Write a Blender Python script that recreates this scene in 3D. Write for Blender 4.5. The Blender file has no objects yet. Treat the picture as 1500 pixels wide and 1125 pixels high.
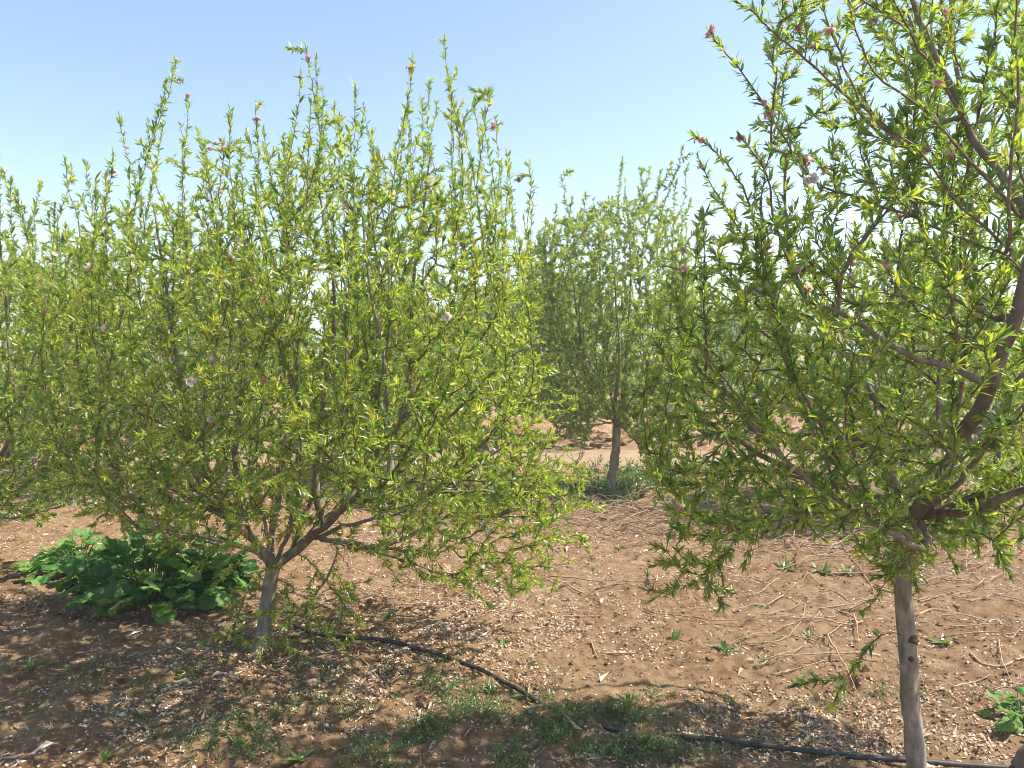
import bpy, math
import mathutils
import numpy as np

C = bpy.context.scene.collection
rng = np.random.default_rng(11)
PI = math.pi

# ------------------------------------------------------------------ camera maths
F = 1112.0            # focal length in pixels of the 1500 px wide photograph
CAMH = 1.6
PITCH = math.atan(52.5 / F)
CAM = np.array([0.0, 0.0, CAMH])
Fw = np.array([0, math.cos(PITCH), -math.sin(PITCH)])
Up = np.array([0, math.sin(PITCH), math.cos(PITCH)])
Rt = np.array([1.0, 0, 0])


def at(px, py, Y):
    """world point seen at photo pixel (px, py) whose distance along +Y is Y"""
    d = Fw + (px - 750) / F * Rt + (562.5 - py) / F * Up
    return CAM + d * (Y / d[1])


def atg(px, py):
    """ground point (z = 0) seen at a pixel"""
    d = Fw + (px - 750) / F * Rt + (562.5 - py) / F * Up
    return CAM + d * (-CAMH / d[2])


def to_px(P):
    v = np.asarray(P) - CAM
    dz = v @ Fw
    return 750 + F * (v @ Rt) / dz, 562.5 - F * (v @ Up) / dz


# ------------------------------------------------------------------ noise and ground height
def _hash(ix, iy, s):
    h = (ix.astype(np.int64) * 374761393 + iy.astype(np.int64) * 668265263 + s * 974634777) & 0xFFFFFFFF
    h = ((h ^ (h >> 13)) * 1274126177) & 0xFFFFFFFF
    h = (h ^ (h >> 16)) & 0xFFFF
    return h / 65535.0


def vnoise(x, y, s=0):
    ix = np.floor(x); iy = np.floor(y)
    fx = x - ix; fy = y - iy
    fx = fx * fx * (3 - 2 * fx); fy = fy * fy * (3 - 2 * fy)
    a = _hash(ix, iy, s); b = _hash(ix + 1, iy, s); c = _hash(ix, iy + 1, s); d = _hash(ix + 1, iy + 1, s)
    return (a * (1 - fx) + b * fx) * (1 - fy) + (c * (1 - fx) + d * fx) * fy - 0.5


def sstep(x, a, b):
    t = np.clip((x - a) / (b - a), 0, 1)
    return t * t * (3 - 2 * t)


def ground_z(x, y):
    x = np.asarray(x, float); y = np.asarray(y, float)
    near = 1 - sstep(np.hypot(x, y - 4), 11, 16)
    path = sstep(y, 10.0, 10.35) * (1 - sstep(y, 11.7, 12.1))
    plough = sstep(y, 12.0, 12.6) * (1 - sstep(y, 19, 21))
    z = vnoise(x * .8, y * .8, 1) * .07 + vnoise(x * 2.3 + 4, y * 2.3, 2) * .035
    c = vnoise(x * 7, y * 7, 3) * .034 + np.maximum(vnoise(x * 14, y * 14, 4), -.1) * .036 + np.maximum(vnoise(x * 31, y * 31, 5), -.15) * .02
    z = z + c * near * (1 - .8 * path)
    z = z + plough * (vnoise(x * 2.2, y * 3.0, 6) * .22 + vnoise(x * 6, y * 7, 7) * .14 + .06)
    # low berm along the tree row
    z = z * (1 - .6 * path)
    return z


# ------------------------------------------------------------------ object helpers
def mesh_obj(name, V, faces_list, mats, parent=None, attrs=None, smooth=True, mat_idx=None):
    """faces_list: list of (n, k) integer arrays of equal-sided faces"""
    me = bpy.data.meshes.new(name)
    V = np.asarray(V, np.float32)
    me.vertices.add(len(V)); me.vertices.foreach_set('co', V.ravel())
    loops = np.concatenate([f.ravel() for f in faces_list]).astype(np.int32)
    sizes = np.concatenate([np.full(len(f), f.shape[1], np.int32) for f in faces_list])
    starts = np.concatenate([[0], np.cumsum(sizes)[:-1]]).astype(np.int32)
    me.loops.add(len(loops)); me.loops.foreach_set('vertex_index', loops)
    me.polygons.add(len(sizes)); me.polygons.foreach_set('loop_start', starts); me.polygons.foreach_set('loop_total', sizes)
    me.polygons.foreach_set('use_smooth', np.full(len(sizes), smooth))
    if mat_idx is not None:
        me.polygons.foreach_set('material_index', np.asarray(mat_idx, np.int32))
    for k, v in (attrs or {}).items():
        a = me.attributes.new(k, 'FLOAT', 'POINT'); a.data.foreach_set('value', np.asarray(v, np.float32))
    for m in (mats if isinstance(mats, (list, tuple)) else [mats]):
        me.materials.append(m)
    me.update(calc_edges=True)
    o = bpy.data.objects.new(name, me); C.objects.link(o)
    if parent is not None:
        o.parent = parent
    return o


def tag(o, label, cat, group=None, kind=None):
    if label: o['label'] = label
    if cat: o['category'] = cat
    if group: o['group'] = group
    if kind: o['kind'] = kind
    return o


def thing(name, loc, label, cat, group=None):
    o = bpy.data.objects.new(name, None); C.objects.link(o)
    o.location = loc; o.empty_display_size = .1
    return tag(o, label, cat, group)


def nrm(v):
    return v / np.maximum(np.linalg.norm(v, axis=-1, keepdims=True), 1e-9)


def tube(P, R, n=6, cap=True):
    """one tube along polyline P with radii R: (verts, quads, tris)"""
    P = np.asarray(P, float); R = np.asarray(R, float); m = len(P)
    T = np.empty_like(P); T[1:-1] = P[2:] - P[:-2]; T[0] = P[1] - P[0]; T[-1] = P[-1] - P[-2]
    T = nrm(T)
    ref = np.array([0, 0, 1.0]) if abs(T[0][2]) < .9 else np.array([1.0, 0, 0])
    U = np.empty_like(P); u = np.cross(T[0], ref); u /= np.linalg.norm(u)
    for i in range(m):
        u = u - T[i] * (u @ T[i]); u /= max(np.linalg.norm(u), 1e-9); U[i] = u
    W = np.cross(T, U)
    a = np.arange(n) * 2 * PI / n
    V = P[:, None] + R[:, None, None] * (U[:, None] * np.cos(a)[None, :, None] + W[:, None] * np.sin(a)[None, :, None])
    V = V.reshape(-1, 3)
    i = np.arange(m - 1)[:, None] * n; j = np.arange(n)[None]; j2 = (j + 1) % n
    q = np.stack([i + j, i + j2, i + n + j2, i + n + j], -1).reshape(-1, 4)
    tri = np.zeros((0, 3), int)
    if cap:
        V = np.vstack([V, P[-1] + T[-1] * R[-1] * .5, P[0]])
        k = (m - 1) * n
        tri = np.array([[k + b, k + (b + 1) % n, m * n] for b in range(n)] + [[(b + 1) % n, b, m * n + 1] for b in range(n)])
    return V, q, tri


class MB:
    """collects pieces into one mesh"""
    def __init__(s): s.V = []; s.q = []; s.t = []; s.n = 0; s.at = []; s.mq = []; s.mt = []
    def add(s, V, q=None, t=None, a=0.0, m=0):
        s.V.append(V)
        if q is not None and len(q): s.q.append(np.asarray(q) + s.n); s.mq.append(np.full(len(q), m))
        if t is not None and len(t): s.t.append(np.asarray(t) + s.n); s.mt.append(np.full(len(t), m))
        s.at.append(np.full(len(V), a) if np.isscalar(a) else np.asarray(a)); s.n += len(V)
    def tube(s, P, R, n=6, a=0.0, m=0): s.add(*tube(P, R, n), a=a, m=m)
    def build(s, name, mats, parent=None, smooth=True):
        fl = []; mi = []
        if s.q: fl.append(np.vstack(s.q)); mi += s.mq
        if s.t: fl.append(np.vstack(s.t)); mi += s.mt
        return mesh_obj(name, np.vstack(s.V), fl, mats, parent, {'tint': np.concatenate(s.at)}, smooth, np.concatenate(mi))


def spline(P, step=.04):
    """Catmull-Rom through control points (any columns), resampled"""
    P = np.asarray(P, float); out = []
    E = np.vstack([2 * P[0] - P[1], P, 2 * P[-1] - P[-2]])
    for i in range(len(P) - 1):
        a, b, c, d = E[i:i + 4]
        n = max(2, int(np.linalg.norm((c - b)[:3]) / step)); t = (np.arange(n) / n)[:, None]
        out.append(.5 * (2 * b + (c - a) * t + (2 * a - 5 * b + 4 * c - d) * t * t + (3 * b - a - 3 * c + d) * t ** 3))
    out.append(P[-1:])
    return np.vstack(out)


# ------------------------------------------------------------------ materials
class Mat:
    def __init__(s, name):
        s.m = bpy.data.materials.new(name); s.m.use_nodes = True
        s.t = s.m.node_tree; s.t.nodes.clear(); s.out = s.n('ShaderNodeOutputMaterial')
    def n(s, kind, **kw):
        x = s.t.nodes.new(kind)
        for k, v in kw.items():
            if k in x.inputs: x.inputs[k].default_value = v
            else: setattr(x, k, v)
        return x
    def l(s, a, b): s.t.links.new(a, b)
    def ramp(s, src, stops):
        r = s.n('ShaderNodeValToRGB'); e = r.color_ramp.elements
        while len(e) < len(stops): e.new(.5)
        for k, (p, c) in enumerate(stops): e[k].position = p; e[k].color = (*c, 1)
        s.l(src, r.inputs['Fac']); return r.outputs['Color']
    def noise(s, scale, detail=4, coord=None, rough=.6):
        x = s.n('ShaderNodeTexNoise'); x.inputs['Scale'].default_value = scale; x.inputs['Detail'].default_value = detail
        x.inputs['Roughness'].default_value = rough
        if coord is not None: s.l(coord, x.inputs['Vector'])
        return x.outputs['Fac']
    def mix(s, fac, a, b, blend='MIX'):
        x = s.n('ShaderNodeMix'); x.data_type = 'RGBA'; x.blend_type = blend
        for sock, v in ((x.inputs[0], fac), (x.inputs[6], a), (x.inputs[7], b)):
            if hasattr(v, 'is_linked'): s.l(v, sock)
            elif isinstance(v, tuple): sock.default_value = (*v, 1)
            else: sock.default_value = v
        return x.outputs[2]
    def obj(s): return s.n('ShaderNodeTexCoord').outputs['Object']
    def pos(s): return s.n('ShaderNodeNewGeometry').outputs['Position']
    def attr(s, name):
        x = s.n('ShaderNodeAttribute'); x.attribute_name = name; return x.outputs['Fac']
    def bsdf(s, col, rough=.8, bump=None, bdist=.01, bstr=.6, spec=.3):
        b = s.n('ShaderNodeBsdfPrincipled'); b.inputs['Roughness'].default_value = rough
        b.inputs['Specular IOR Level'].default_value = spec
        if isinstance(col, tuple): b.inputs['Base Color'].default_value = (*col, 1)
        else: s.l(col, b.inputs['Base Color'])
        if bump is not None:
            u = s.n('ShaderNodeBump'); u.inputs['Distance'].default_value = bdist; u.inputs['Strength'].default_value = bstr
            s.l(bump, u.inputs['Height']); s.l(u.outputs[0], b.inputs['Normal'])
        s.l(b.outputs[0], s.out.inputs['Surface']); return b


def leaf_mat(name, stops, trans, rough=.42, gloss=.06, tfac=.48):
    """two-sided thin leaf: diffuse + translucent + a little gloss; 'tint' (0 old .. 1 young) picks the pigment"""
    M = Mat(name)
    tint = M.attr('tint')
    col = M.ramp(tint, stops)
    tcol = M.ramp(tint, trans)
    d = M.n('ShaderNodeBsdfDiffuse'); M.l(col, d.inputs['Color'])
    t = M.n('ShaderNodeBsdfTranslucent'); M.l(tcol, t.inputs['Color'])
    g = M.n('ShaderNodeBsdfGlossy'); g.inputs['Roughness'].default_value = rough; g.inputs['Color'].default_value = (.9, .95, .9, 1)
    m1 = M.n('ShaderNodeMixShader'); m1.inputs[0].default_value = tfac; M.l(d.outputs[0], m1.inputs[1]); M.l(t.outputs[0], m1.inputs[2])
    m2 = M.n('ShaderNodeMixShader'); m2.inputs[0].default_value = gloss; M.l(m1.outputs[0], m2.inputs[1]); M.l(g.outputs[0], m2.inputs[2])
    M.l(m2.outputs[0], M.out.inputs['Surface'])
    return M.m


LEAF = leaf_mat('almond_leaf', [(0, (.04, .10, .018)), (.45, (.15, .24, .035)), (.75, (.26, .335, .04)), (1, (.38, .40, .05))],
                [(0, (.12, .29, .02)), (.45, (.36, .54, .035)), (.75, (.55, .66, .045)), (1, (.74, .74, .07))])
BROAD = leaf_mat('broad_leaf', [(0, (.03, .10, .02)), (.5, (.06, .17, .028)), (1, (.15, .26, .05))],
                 [(0, (.08, .25, .02)), (1, (.2, .4, .04))], gloss=.03, tfac=.3, rough=.6)
WEED = leaf_mat('weed_leaf', [(0, (.05, .11, .03)), (.5, (.10, .17, .05)), (1, (.20, .25, .08))],
                [(0, (.12, .25, .03)), (1, (.3, .4, .07))], tfac=.3)
CONIF = leaf_mat('dark_needles', [(0, (.012, .03, .015)), (1, (.035, .07, .03))], [(0, (.02, .05, .02)), (1, (.05, .1, .03))], tfac=.2)
PETAL = leaf_mat('blossom_petal', [(0, (.75, .6, .6)), (1, (.85, .8, .78))], [(0, (.7, .6, .6)), (1, (.8, .75, .72))], gloss=.02)
CALYX = leaf_mat('calyx_red', [(0, (.58, .17, .18)), (.5, (.84, .47, .46)), (1, (.88, .70, .64))], [(0, (.6, .2, .2)), (1, (.85, .55, .5))], gloss=.02, tfac=.3)
LITTER = leaf_mat('dry_petal', [(0, (.26, .15, .09)), (.45, (.45, .31, .20)), (.8, (.62, .49, .37)), (1, (.78, .72, .66))],
                  [(0, (.3, .18, .1)), (1, (.6, .5, .4))], gloss=.02, tfac=.15)


def bark_mat(name, dark, mid, pale):
    M = Mat(name); co = M.obj()
    mp = M.n('ShaderNodeMapping'); mp.inputs['Scale'].default_value = (1, 1, .35); M.l(co, mp.inputs['Vector'])
    n1 = M.noise(34, 6, mp.outputs[0]); n2 = M.noise(7, 3, co)
    c = M.ramp(n1, [(.30, dark), (.5, mid), (.72, pale)])
    c = M.mix(M.ramp(n2, [(.35, (0, 0, 0)), (.65, (.6, .6, .6))]), c, tuple(x * .62 for x in mid))
    lich = M.ramp(M.noise(16, 3, co), [(.66, (0, 0, 0)), (.74, (.8, .8, .8))])
    c = M.mix(lich, c, (.36, .34, .27))
    m2 = M.n('ShaderNodeMapping'); m2.inputs['Scale'].default_value = (30, 30, 170); M.l(co, m2.inputs['Vector'])
    c = M.mix(M.ramp(M.noise(1, 2, m2.outputs[0]), [(.64, (0, 0, 0)), (.72, (.7, .7, .7))]), c, tuple(x * .8 for x in dark))
    n3 = M.noise(120, 4, mp.outputs[0])
    M.bsdf(c, .85, M.mix(.5, n1, n3), .006, .8, .2)
    return M.m


BARK = bark_mat('bark', (.12, .097, .074), (.275, .235, .185), (.43, .38, .305))
LIMB = bark_mat('limb_bark', (.095, .07, .052), (.20, .16, .125), (.34, .285, .225))
KNOT = bark_mat('knot_bark', (.04, .027, .018), (.10, .068, .047), (.2, .145, .105))
M = Mat('twig_bark')
tn = M.noise(60, 3, M.obj())
M.bsdf(M.mix(M.ramp(M.attr('tint'), [(0, (0, 0, 0)), (1, (1, 1, 1))]), M.ramp(tn, [(.3, (.10, .045, .028)), (.7, (.19, .095, .06))]),
             M.ramp(tn, [(.3, (.14, .105, .08)), (.7, (.31, .24, .18))])), .6, spec=.35)
TWIG = M.m
M = Mat('dry_twig')
M.bsdf(M.ramp(M.noise(40, 4, M.obj()), [(.3, (.20, .12, .075)), (.55, (.36, .25, .16)), (.75, (.50, .38, .27))]), .8)
DRY = M.m

# soil
M = Mat('orchard_soil'); co = M.pos()
n1 = M.noise(1.6, 5, co); n2 = M.noise(14, 6, co); n3 = M.noise(75, 5, co, .7); n4 = M.noise(260, 3, co, .7)
c = M.ramp(n2, [(.30, (.17, .09, .045)), (.5, (.31, .19, .10)), (.70, (.44, .295, .17))])
c = M.mix(M.ramp(n1, [(.40, (0, 0, 0)), (.62, (.7, .7, .7))]), c, M.ramp(n2, [(.3, (.29, .185, .105)), (.7, (.52, .37, .225))]))
c = M.mix(M.ramp(n3, [(.60, (0, 0, 0)), (.70, (.75, .75, .75))]), c, (.56, .41, .27))
c = M.mix(M.ramp(n4, [(.33, (.5, .5, .5)), (.5, (0, 0, 0))]), c, (.17, .09, .05))
h = M.mix(.4, M.mix(.5, n2, n3), n4)
M.bsdf(c, .95, h, .045, 1.0, .1); SOIL = M.m
M = Mat('path_dirt'); co = M.pos()
c = M.ramp(M.noise(2.5, 6, co), [(.3, (.23, .165, .10)), (.7, (.33, .24, .155))])
M.bsdf(c, .95, M.noise(40, 5, co), .01, .6, .1); PATHM = M.m
M = Mat('ploughed_soil'); co = M.pos()
c = M.ramp(M.noise(3.5, 6, co), [(.3, (.22, .13, .08)), (.55, (.33, .21, .13)), (.75, (.42, .29, .19))])
M.bsdf(c, .95, M.noise(30, 5, co), .03, .8, .1); PLOUGH = M.m
M = Mat('far_crop'); co = M.pos()
c = M.ramp(M.noise(.25, 6, co), [(.35, (.10, .14, .05)), (.6, (.17, .21, .07)), (.75, (.33, .27, .15))])
M.bsdf(c, .95, M.noise(6, 5, co), .1, .8, .1); CROP = M.m
M = Mat('hose_plastic'); co = M.pos()
M.bsdf(M.ramp(M.noise(30, 5, co), [(.35, (.03, .027, .025)), (.6, (.06, .052, .046)), (.8, (.16, .12, .09))]), .5, spec=.4); HOSE = M.m
M = Mat('rock'); co = M.obj()
n = M.noise(12, 6, co)
M.bsdf(M.ramp(n, [(.3, (.10, .085, .07)), (.7, (.20, .175, .15))]), .8, M.noise(40, 5, co), .01, .7); ROCK = M.m
M = Mat('brown_clod'); co = M.obj()
M.bsdf(M.ramp(M.noise(40, 6, co), [(.3, (.11, .06, .035)), (.7, (.24, .135, .08))]), .95, M.noise(90, 5, co), .01, .8); CLOD = M.m


# ------------------------------------------------------------------ leaves
def leaves_mesh(name, pos, d, nn, L, W, tint, mat, parent=None, detail=True, bend=.26, fold=.24):
    """lanceolate leaves: pos base, d along, nn face normal (all (n,3))"""
    d = nrm(d); s = nrm(np.cross(d, nn)); nn = np.cross(s, d)
    n = len(pos); L = L[:, None]; W = W[:, None]
    k = rng.normal(.6, .8, (n, 1)) * bend
    if detail:
        prof = [(.34, .5), (.68, .40)]
        v = [pos]
        for y, w in prof:
            z = -k * L * y * y
            b = pos + d * L * y + nn * z
            v += [b - s * W * w, b - nn * W * fold * w * 1.5, b + s * W * w]
        v.append(pos + d * L + nn * (-k * L))
        V = np.stack(v, 1)                     # 8 verts
        f4 = np.array([[1, 2, 5, 4], [2, 3, 6, 5]]); f3 = np.array([[0, 2, 1], [0, 3, 2], [4, 5, 7], [5, 6, 7]])
        m = 8
    else:
        b = pos + d * L * .45
        V = np.stack([pos, b - s * W * .5, pos + d * L + nn * (-k * L), b + s * W * .5], 1)
        f4 = None; f3 = np.array([[0, 2, 1], [0, 3, 2]]); m = 4
    off = (np.arange(n) * m)[:, None, None]
    fl = []
    if f4 is not None: fl.append((off + f4[None]).reshape(-1, 4))
    fl.append((off + f3[None]).reshape(-1, 3))
    return mesh_obj(name, V.reshape(-1, 3), fl, mat, parent, {'tint': np.repeat(tint, m)}, smooth=False)


def bark_tube(mb, q, rr, n):
    """limb with uneven girth, ridges and node swellings"""
    seg = np.linalg.norm(np.diff(q, axis=0), axis=1); ln = np.concatenate([[0], np.cumsum(seg)])
    V, f, t = tube(q, rr, n); m = len(q); k = rng.uniform(0, 90)
    a = np.tile(np.arange(n) * 2 * PI / n, m); l = np.repeat(ln, n); R_ = np.repeat(rr, n)
    ca, sa = np.cos(a), np.sin(a)
    b = vnoise(ca * 1.3 + l * 9 + k, sa * 1.3 + l * 5, 21) * .26 + vnoise(ca * 3 + k, sa * 3 + l * 34, 22) * .14 + vnoise(ca * 2 + l * 70, sa * 2 + l * 40 + k, 24) * .10
    c = np.repeat(q, n, 0); V[:m * n] = c + (V[:m * n] - c) * (1 + b[:, None])
    mb.add(V, f, t)


# ------------------------------------------------------------------ almond trees
class Tree:
    """node graph grown from hand-laid limbs towards points of the crown's volume"""
    def __init__(s, seed):
        s.r = np.random.default_rng(seed)
        s.P = []; s.par = []; s.D = []; s.R0 = []; s.wood = []; s.br = []; s.kids = []

    def node(s, p, par, d, r0, wood):
        s.P.append(p); s.par.append(par); s.D.append(d); s.R0.append(r0); s.wood.append(wood)
        return len(s.P) - 1

    def limb(s, pts, r0, r1, kind='limb', wob=.012, step=.04):
        """pts (n,3); the first limb is the trunk; later ones hang on the nearest node"""
        Q = spline(pts, step)
        n = len(Q); t = np.linspace(0, 1, n)[:, None]
        w = np.cumsum(s.r.normal(0, 1, (n, 3)), 0); w -= w[0] + (w[-1] - w[0]) * t
        Q = Q + w * wob / max(1, np.sqrt(n)) * 1.6
        R = r0 + (r1 - r0) * np.linspace(0, 1, n) ** .8
        if kind == 'trunk' or not s.P: par = -1
        else:
            A = np.array(s.P); par = int(np.argmin(((A - Q[0]) ** 2).sum(1)))
        ids = [par] if par >= 0 else []
        dirs = nrm(np.gradient(Q, axis=0))
        for i in range(n):
            if par >= 0 and i == 0 and np.linalg.norm(Q[0] - s.P[par]) < .015: continue
            par = s.node(Q[i], par, dirs[i], R[i], kind); ids.append(par)
        s.br.append((kind, ids))
        return ids

    def grow(s, targets, upb, minz=None, order=True, kind='twig', ang=.7, trunk_ok=False, wander=.10, mind=0.0, hw=1.0):
        T = np.asarray(targets)
        P = np.array(s.P)
        fork = P[s.fork]
        idx = np.argsort(np.linalg.norm(T - fork, axis=1)) if order else np.arange(len(T))
        cap = len(P) + len(T) * 80
        A = np.zeros((cap, 3)); D = np.zeros((cap, 3)); ok = np.ones(cap, bool)
        n = len(P); A[:n] = P; D[:n] = np.array(s.D)
        for i in range(n):
            if s.wood[i] == 'trunk' and not trunk_ok: ok[i] = False
        for ti in idx:
            p = T[ti]; v = p - A[:n]; dist = np.linalg.norm(v, axis=1)
            cs = (v * D[:n]).sum(1) / np.maximum(dist, 1e-6)
            eff = np.sqrt(hw * hw * (v[:, 0] ** 2 + v[:, 1] ** 2) + v[:, 2] ** 2) + (np.maximum(-v[:, 2], 0) * 3 if hw > 1 else 0)
            cost = eff * (1 + ang * (1 - cs)) + np.where(ok[:n], 0, 1e3)
            if mind: cost = cost + np.maximum(mind * s.r.uniform(.7, 1.3) - dist, 0) * 6
            j = int(np.argmin(cost)); d = dist[j]
            if d < .05: continue
            dirn = v[j] / d; up = upb[ti] if hasattr(upb, '__len__') else upb
            t0 = nrm(D[j] * .55 + dirn) * d; t1 = nrm(dirn + np.array([0, 0, up])) * d
            m = max(2, int(d / .035)); t = (np.arange(1, m + 1) / m)[:, None]
            h = (2 * t ** 3 - 3 * t ** 2 + 1) * A[j] + (t ** 3 - 2 * t ** 2 + t) * t0 + (-2 * t ** 3 + 3 * t ** 2) * p + (t ** 3 - t ** 2) * t1
            side = nrm(np.cross(dirn, s.r.normal(0, 1, 3))[None])[0]; s2 = np.cross(dirn, side)
            amp = wander * d * s.r.normal(0, .35)
            h = h + side * amp * np.sin(PI * t * s.r.uniform(.8, 2.2)) * t * (1 - t) * 3 + s2 * s.r.normal(0, .0025, (m, 1)) + side * s.r.normal(0, .0025, (m, 1))
            dirs = nrm(np.diff(np.vstack([A[j], h]), axis=0))
            ids = [j]; par = j
            for i in range(m):
                par = s.node(h[i], par, dirs[i], 0, kind); ids.append(par)
                A[n] = h[i]; D[n] = dirs[i]; n += 1
            s.br.append((kind, ids))

    def laterals(s, per=3):
        """short side twigs along the tall shoots"""
        T = []
        for kind, ids in list(s.br):
            if kind != 'shoot' or len(ids) < 8: continue
            for _ in range(s.r.integers(0, per + 1)):
                i = ids[int(len(ids) * s.r.uniform(.15, .8))]; a = s.r.uniform(0, 2 * PI)
                T.append(s.P[i] + s.r.uniform(.06, .2) * nrm(np.array([math.cos(a), math.sin(a), s.r.uniform(.5, 1.8)])))
        if T: s.grow(np.array(T), .5, order=False, wander=.08)

    def radii(s, r_tip=.0013, expo=2.35):
        n = len(s.P); load = np.zeros(n); has = np.zeros(n, bool)
        for i in range(n - 1, -1, -1):
            if not has[i]: load[i] = 1
            load[i] += .01
            p = s.par[i]
            if p >= 0: load[p] += load[i]; has[p] = True
        R = r_tip * load ** (1 / expo)
        R0 = np.array(s.R0)
        return np.where(R0 > 0, R0, np.minimum(R, .014))

    def build(s, name, base, label, cat, group, dens=1.0, leafL=.033, detail=True, seedtips=None, blossoms=(20, 30), thin=.0075,
              nside=5, tipboost=1.0, wide=1.0, young=.48):
        r = s.r; R = s.radii(); P = np.array(s.P); D = np.array(s.D)
        root = thing(name, base, label, cat, group)
        B = np.asarray(base)
        # wood
        trunk = None; twig = MB()
        for kind, ids in s.br:
            q = P[ids] - B; rr = R[ids].copy()
            if kind == 'trunk':
                mb = MB(); bark_tube(mb, q, rr, 24)
                for kz, ka, kr in getattr(s, 'knots', []):      # healed pruning wounds: short stubs
                    cz = np.array([np.interp(kz, q[:, 2], q[:, 0]), np.interp(kz, q[:, 2], q[:, 1]), kz])
                    rad = np.interp(kz, q[:, 2], rr); dv = np.array([math.cos(ka), math.sin(ka), .25])
                    kb = MB(); bark_tube(kb, np.array([cz + dv * rad * .5, cz + dv * rad * .9, cz + dv * rad * 1.1, cz + dv * rad * 1.17, cz + dv * rad * 1.12]), np.array([kr * 1.7, kr * 1.5, kr * 1.15, kr * .8, kr * .3]), 12); kb.build('knot', KNOT, root)
                trunk = mb.build('trunk', BARK, root)
            elif kind == 'limb':
                rr[0] = min(rr[0], rr[1] * 1.35) if len(rr) > 1 else rr[0]
                mb = MB(); bark_tube(mb, q, rr, 14 if detail else 8); mb.build('limb', LIMB, root)
            else:
                rr[0] = min(rr[0], rr[min(1, len(rr) - 1)] * 1.3)
                twig.tube(q, rr, nside if rr.max() < .006 else 7, a=np.append(np.repeat(np.clip((rr - .0025) / .004, 0, 1), nside if rr.max() < .006 else 7), [.5, .5]))
        # leaves: spur tufts on 2-year wood, alternate leaves on the shoots
        pos = []; dr = []; nn = []; LL = []; tt = []
        bl = []
        for kind, ids in s.br:
            if kind == 'trunk': continue
            q = P[ids]; rr = R[ids]; m = len(ids)
            seg = np.linalg.norm(np.diff(q, axis=0), axis=1); ln = np.concatenate([[0], np.cumsum(seg)]); tot = ln[-1]
            if tot < .02: continue
            x = r.uniform(.005, .04); ph = r.uniform(0, 99)
            isz = kind in ('twig', 'shoot')
            while x < tot:
                rad = np.interp(x, ln, rr)
                fromtip = tot - x
                i = min(int(np.searchsorted(ln, x)), m - 1); i = max(i, 1)
                p = q[i - 1] + (q[i] - q[i - 1]) * ((x - ln[i - 1]) / max(seg[i - 1], 1e-6)); tdir = nrm(q[i] - q[i - 1])
                if rad > thin * 1.9: x += .1; continue
                dn = dens * (1 if rad < thin else .35)
                tip = fromtip < .09 and isz
                k = r.integers(4, 9) if r.random() < .8 * dn else r.integers(1, 4)
                if tip: k = r.integers(5, 8)
                if r.random() > dn * (1.15 + 1.1 * float(vnoise(np.array(x * 9 + ph), np.array(ph), 91))): x += r.uniform(.015, .035); continue
                if kind == 'shoot' and not tip: k = max(2, k - r.integers(0, 3))
                az0 = r.uniform(0, 2 * PI)
                ref = nrm(np.cross(tdir, [.3, .2, .9])); ref2 = np.cross(tdir, ref)
                sz = r.uniform(.65, 1.25) * (tipboost if tip else 1)
                youth = np.clip(r.normal(young, .24) + (.2 if tip else 0), 0, 1)
                # one spur points one way; its leaves fan round that way
                sp = nrm(ref * math.cos(az0) + ref2 * math.sin(az0) + tdir * .35)
                for _ in range(k):
                    az = r.uniform(0, 2 * PI)
                    rad_v = ref * math.cos(az) + ref2 * math.sin(az)
                    a = r.uniform(.45, 1.35) if not tip else r.uniform(.15, 1.0)
                    dv = tdir * math.cos(a) + rad_v * math.sin(a)
                    if not tip: dv = dv * .72 + sp * .5
                    dv = dv + np.array([0, 0, r.normal(.0, .2)])
                    dv = nrm(dv)
                    nv = tdir - dv * (tdir @ dv) + np.array([0, 0, .4]) + r.normal(0, .5, 3)
                    pos.append(p + sp * min(rad, .004) + (tdir * r.normal(0, .004))); dr.append(dv); nn.append(nv)
                    LL.append(leafL * sz * r.uniform(.45, 1.3)); tt.append(np.clip(youth + r.normal(0, .16), 0, 1))
                if r.random() < .2: bl.append((p + sp * .012, sp))
                x += r.uniform(.008, .021) if rad < .0035 else r.uniform(.012, .03)
        pos = np.array(pos) - B; LL = np.array(LL)
        crown = leaves_mesh('crown', pos, np.array(dr), np.array(nn), LL, LL * r.uniform(.17, .31, len(LL)) * wide, np.array(tt), LEAF, root, detail)
        print(name, 'nodes', len(P), 'leaves', len(LL), 'R fork', R[s.fork])
        twig.build('twig_sprays', TWIG, crown)
        # blossoms
        Q = P[60:] if len(P) > 60 else P; qx, qy = to_px(Q + 0.0) if 'HB' in s.__dict__ else (None, None)
        for (fx, fy, wh, cnt) in getattr(s, 'HB', []):
            d2 = np.hypot(qx - fx, qy - fy) + np.linalg.norm(Q - CAM, axis=1) * 3; j = int(np.argmin(d2)); side = nrm(CAM - Q[j])
            for c in range(cnt):
                src = FLOWER if wh else SPENT
                o = src[r.integers(len(src))].copy(); C.objects.link(o); o.parent = crown
                o.location = Q[j] - B + side * .006 + r.normal(0, .005, 3); o.scale = [r.uniform(.95, 1.4)] * 3
                e = mathutils.Vector(nrm(side + r.normal(0, .5, 3))).to_track_quat('Z', 'Y').to_euler(); o.rotation_euler = e
        if bl and sum(blossoms):
            order = r.permutation(len(bl))[:sum(blossoms)]
            for c, bi in enumerate(order):
                p, dv = bl[bi]
                src = FLOWER if c < blossoms[0] else SPENT
                o = src[r.integers(len(src))].copy(); C.objects.link(o); o.parent = crown
                o.location = p - B; o.rotation_euler = (r.uniform(-1.3, 1.3), r.uniform(-1.3, 1.3), r.uniform(0, 6)); o.scale = [r.uniform(.9, 1.5)] * 3
        return root


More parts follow.
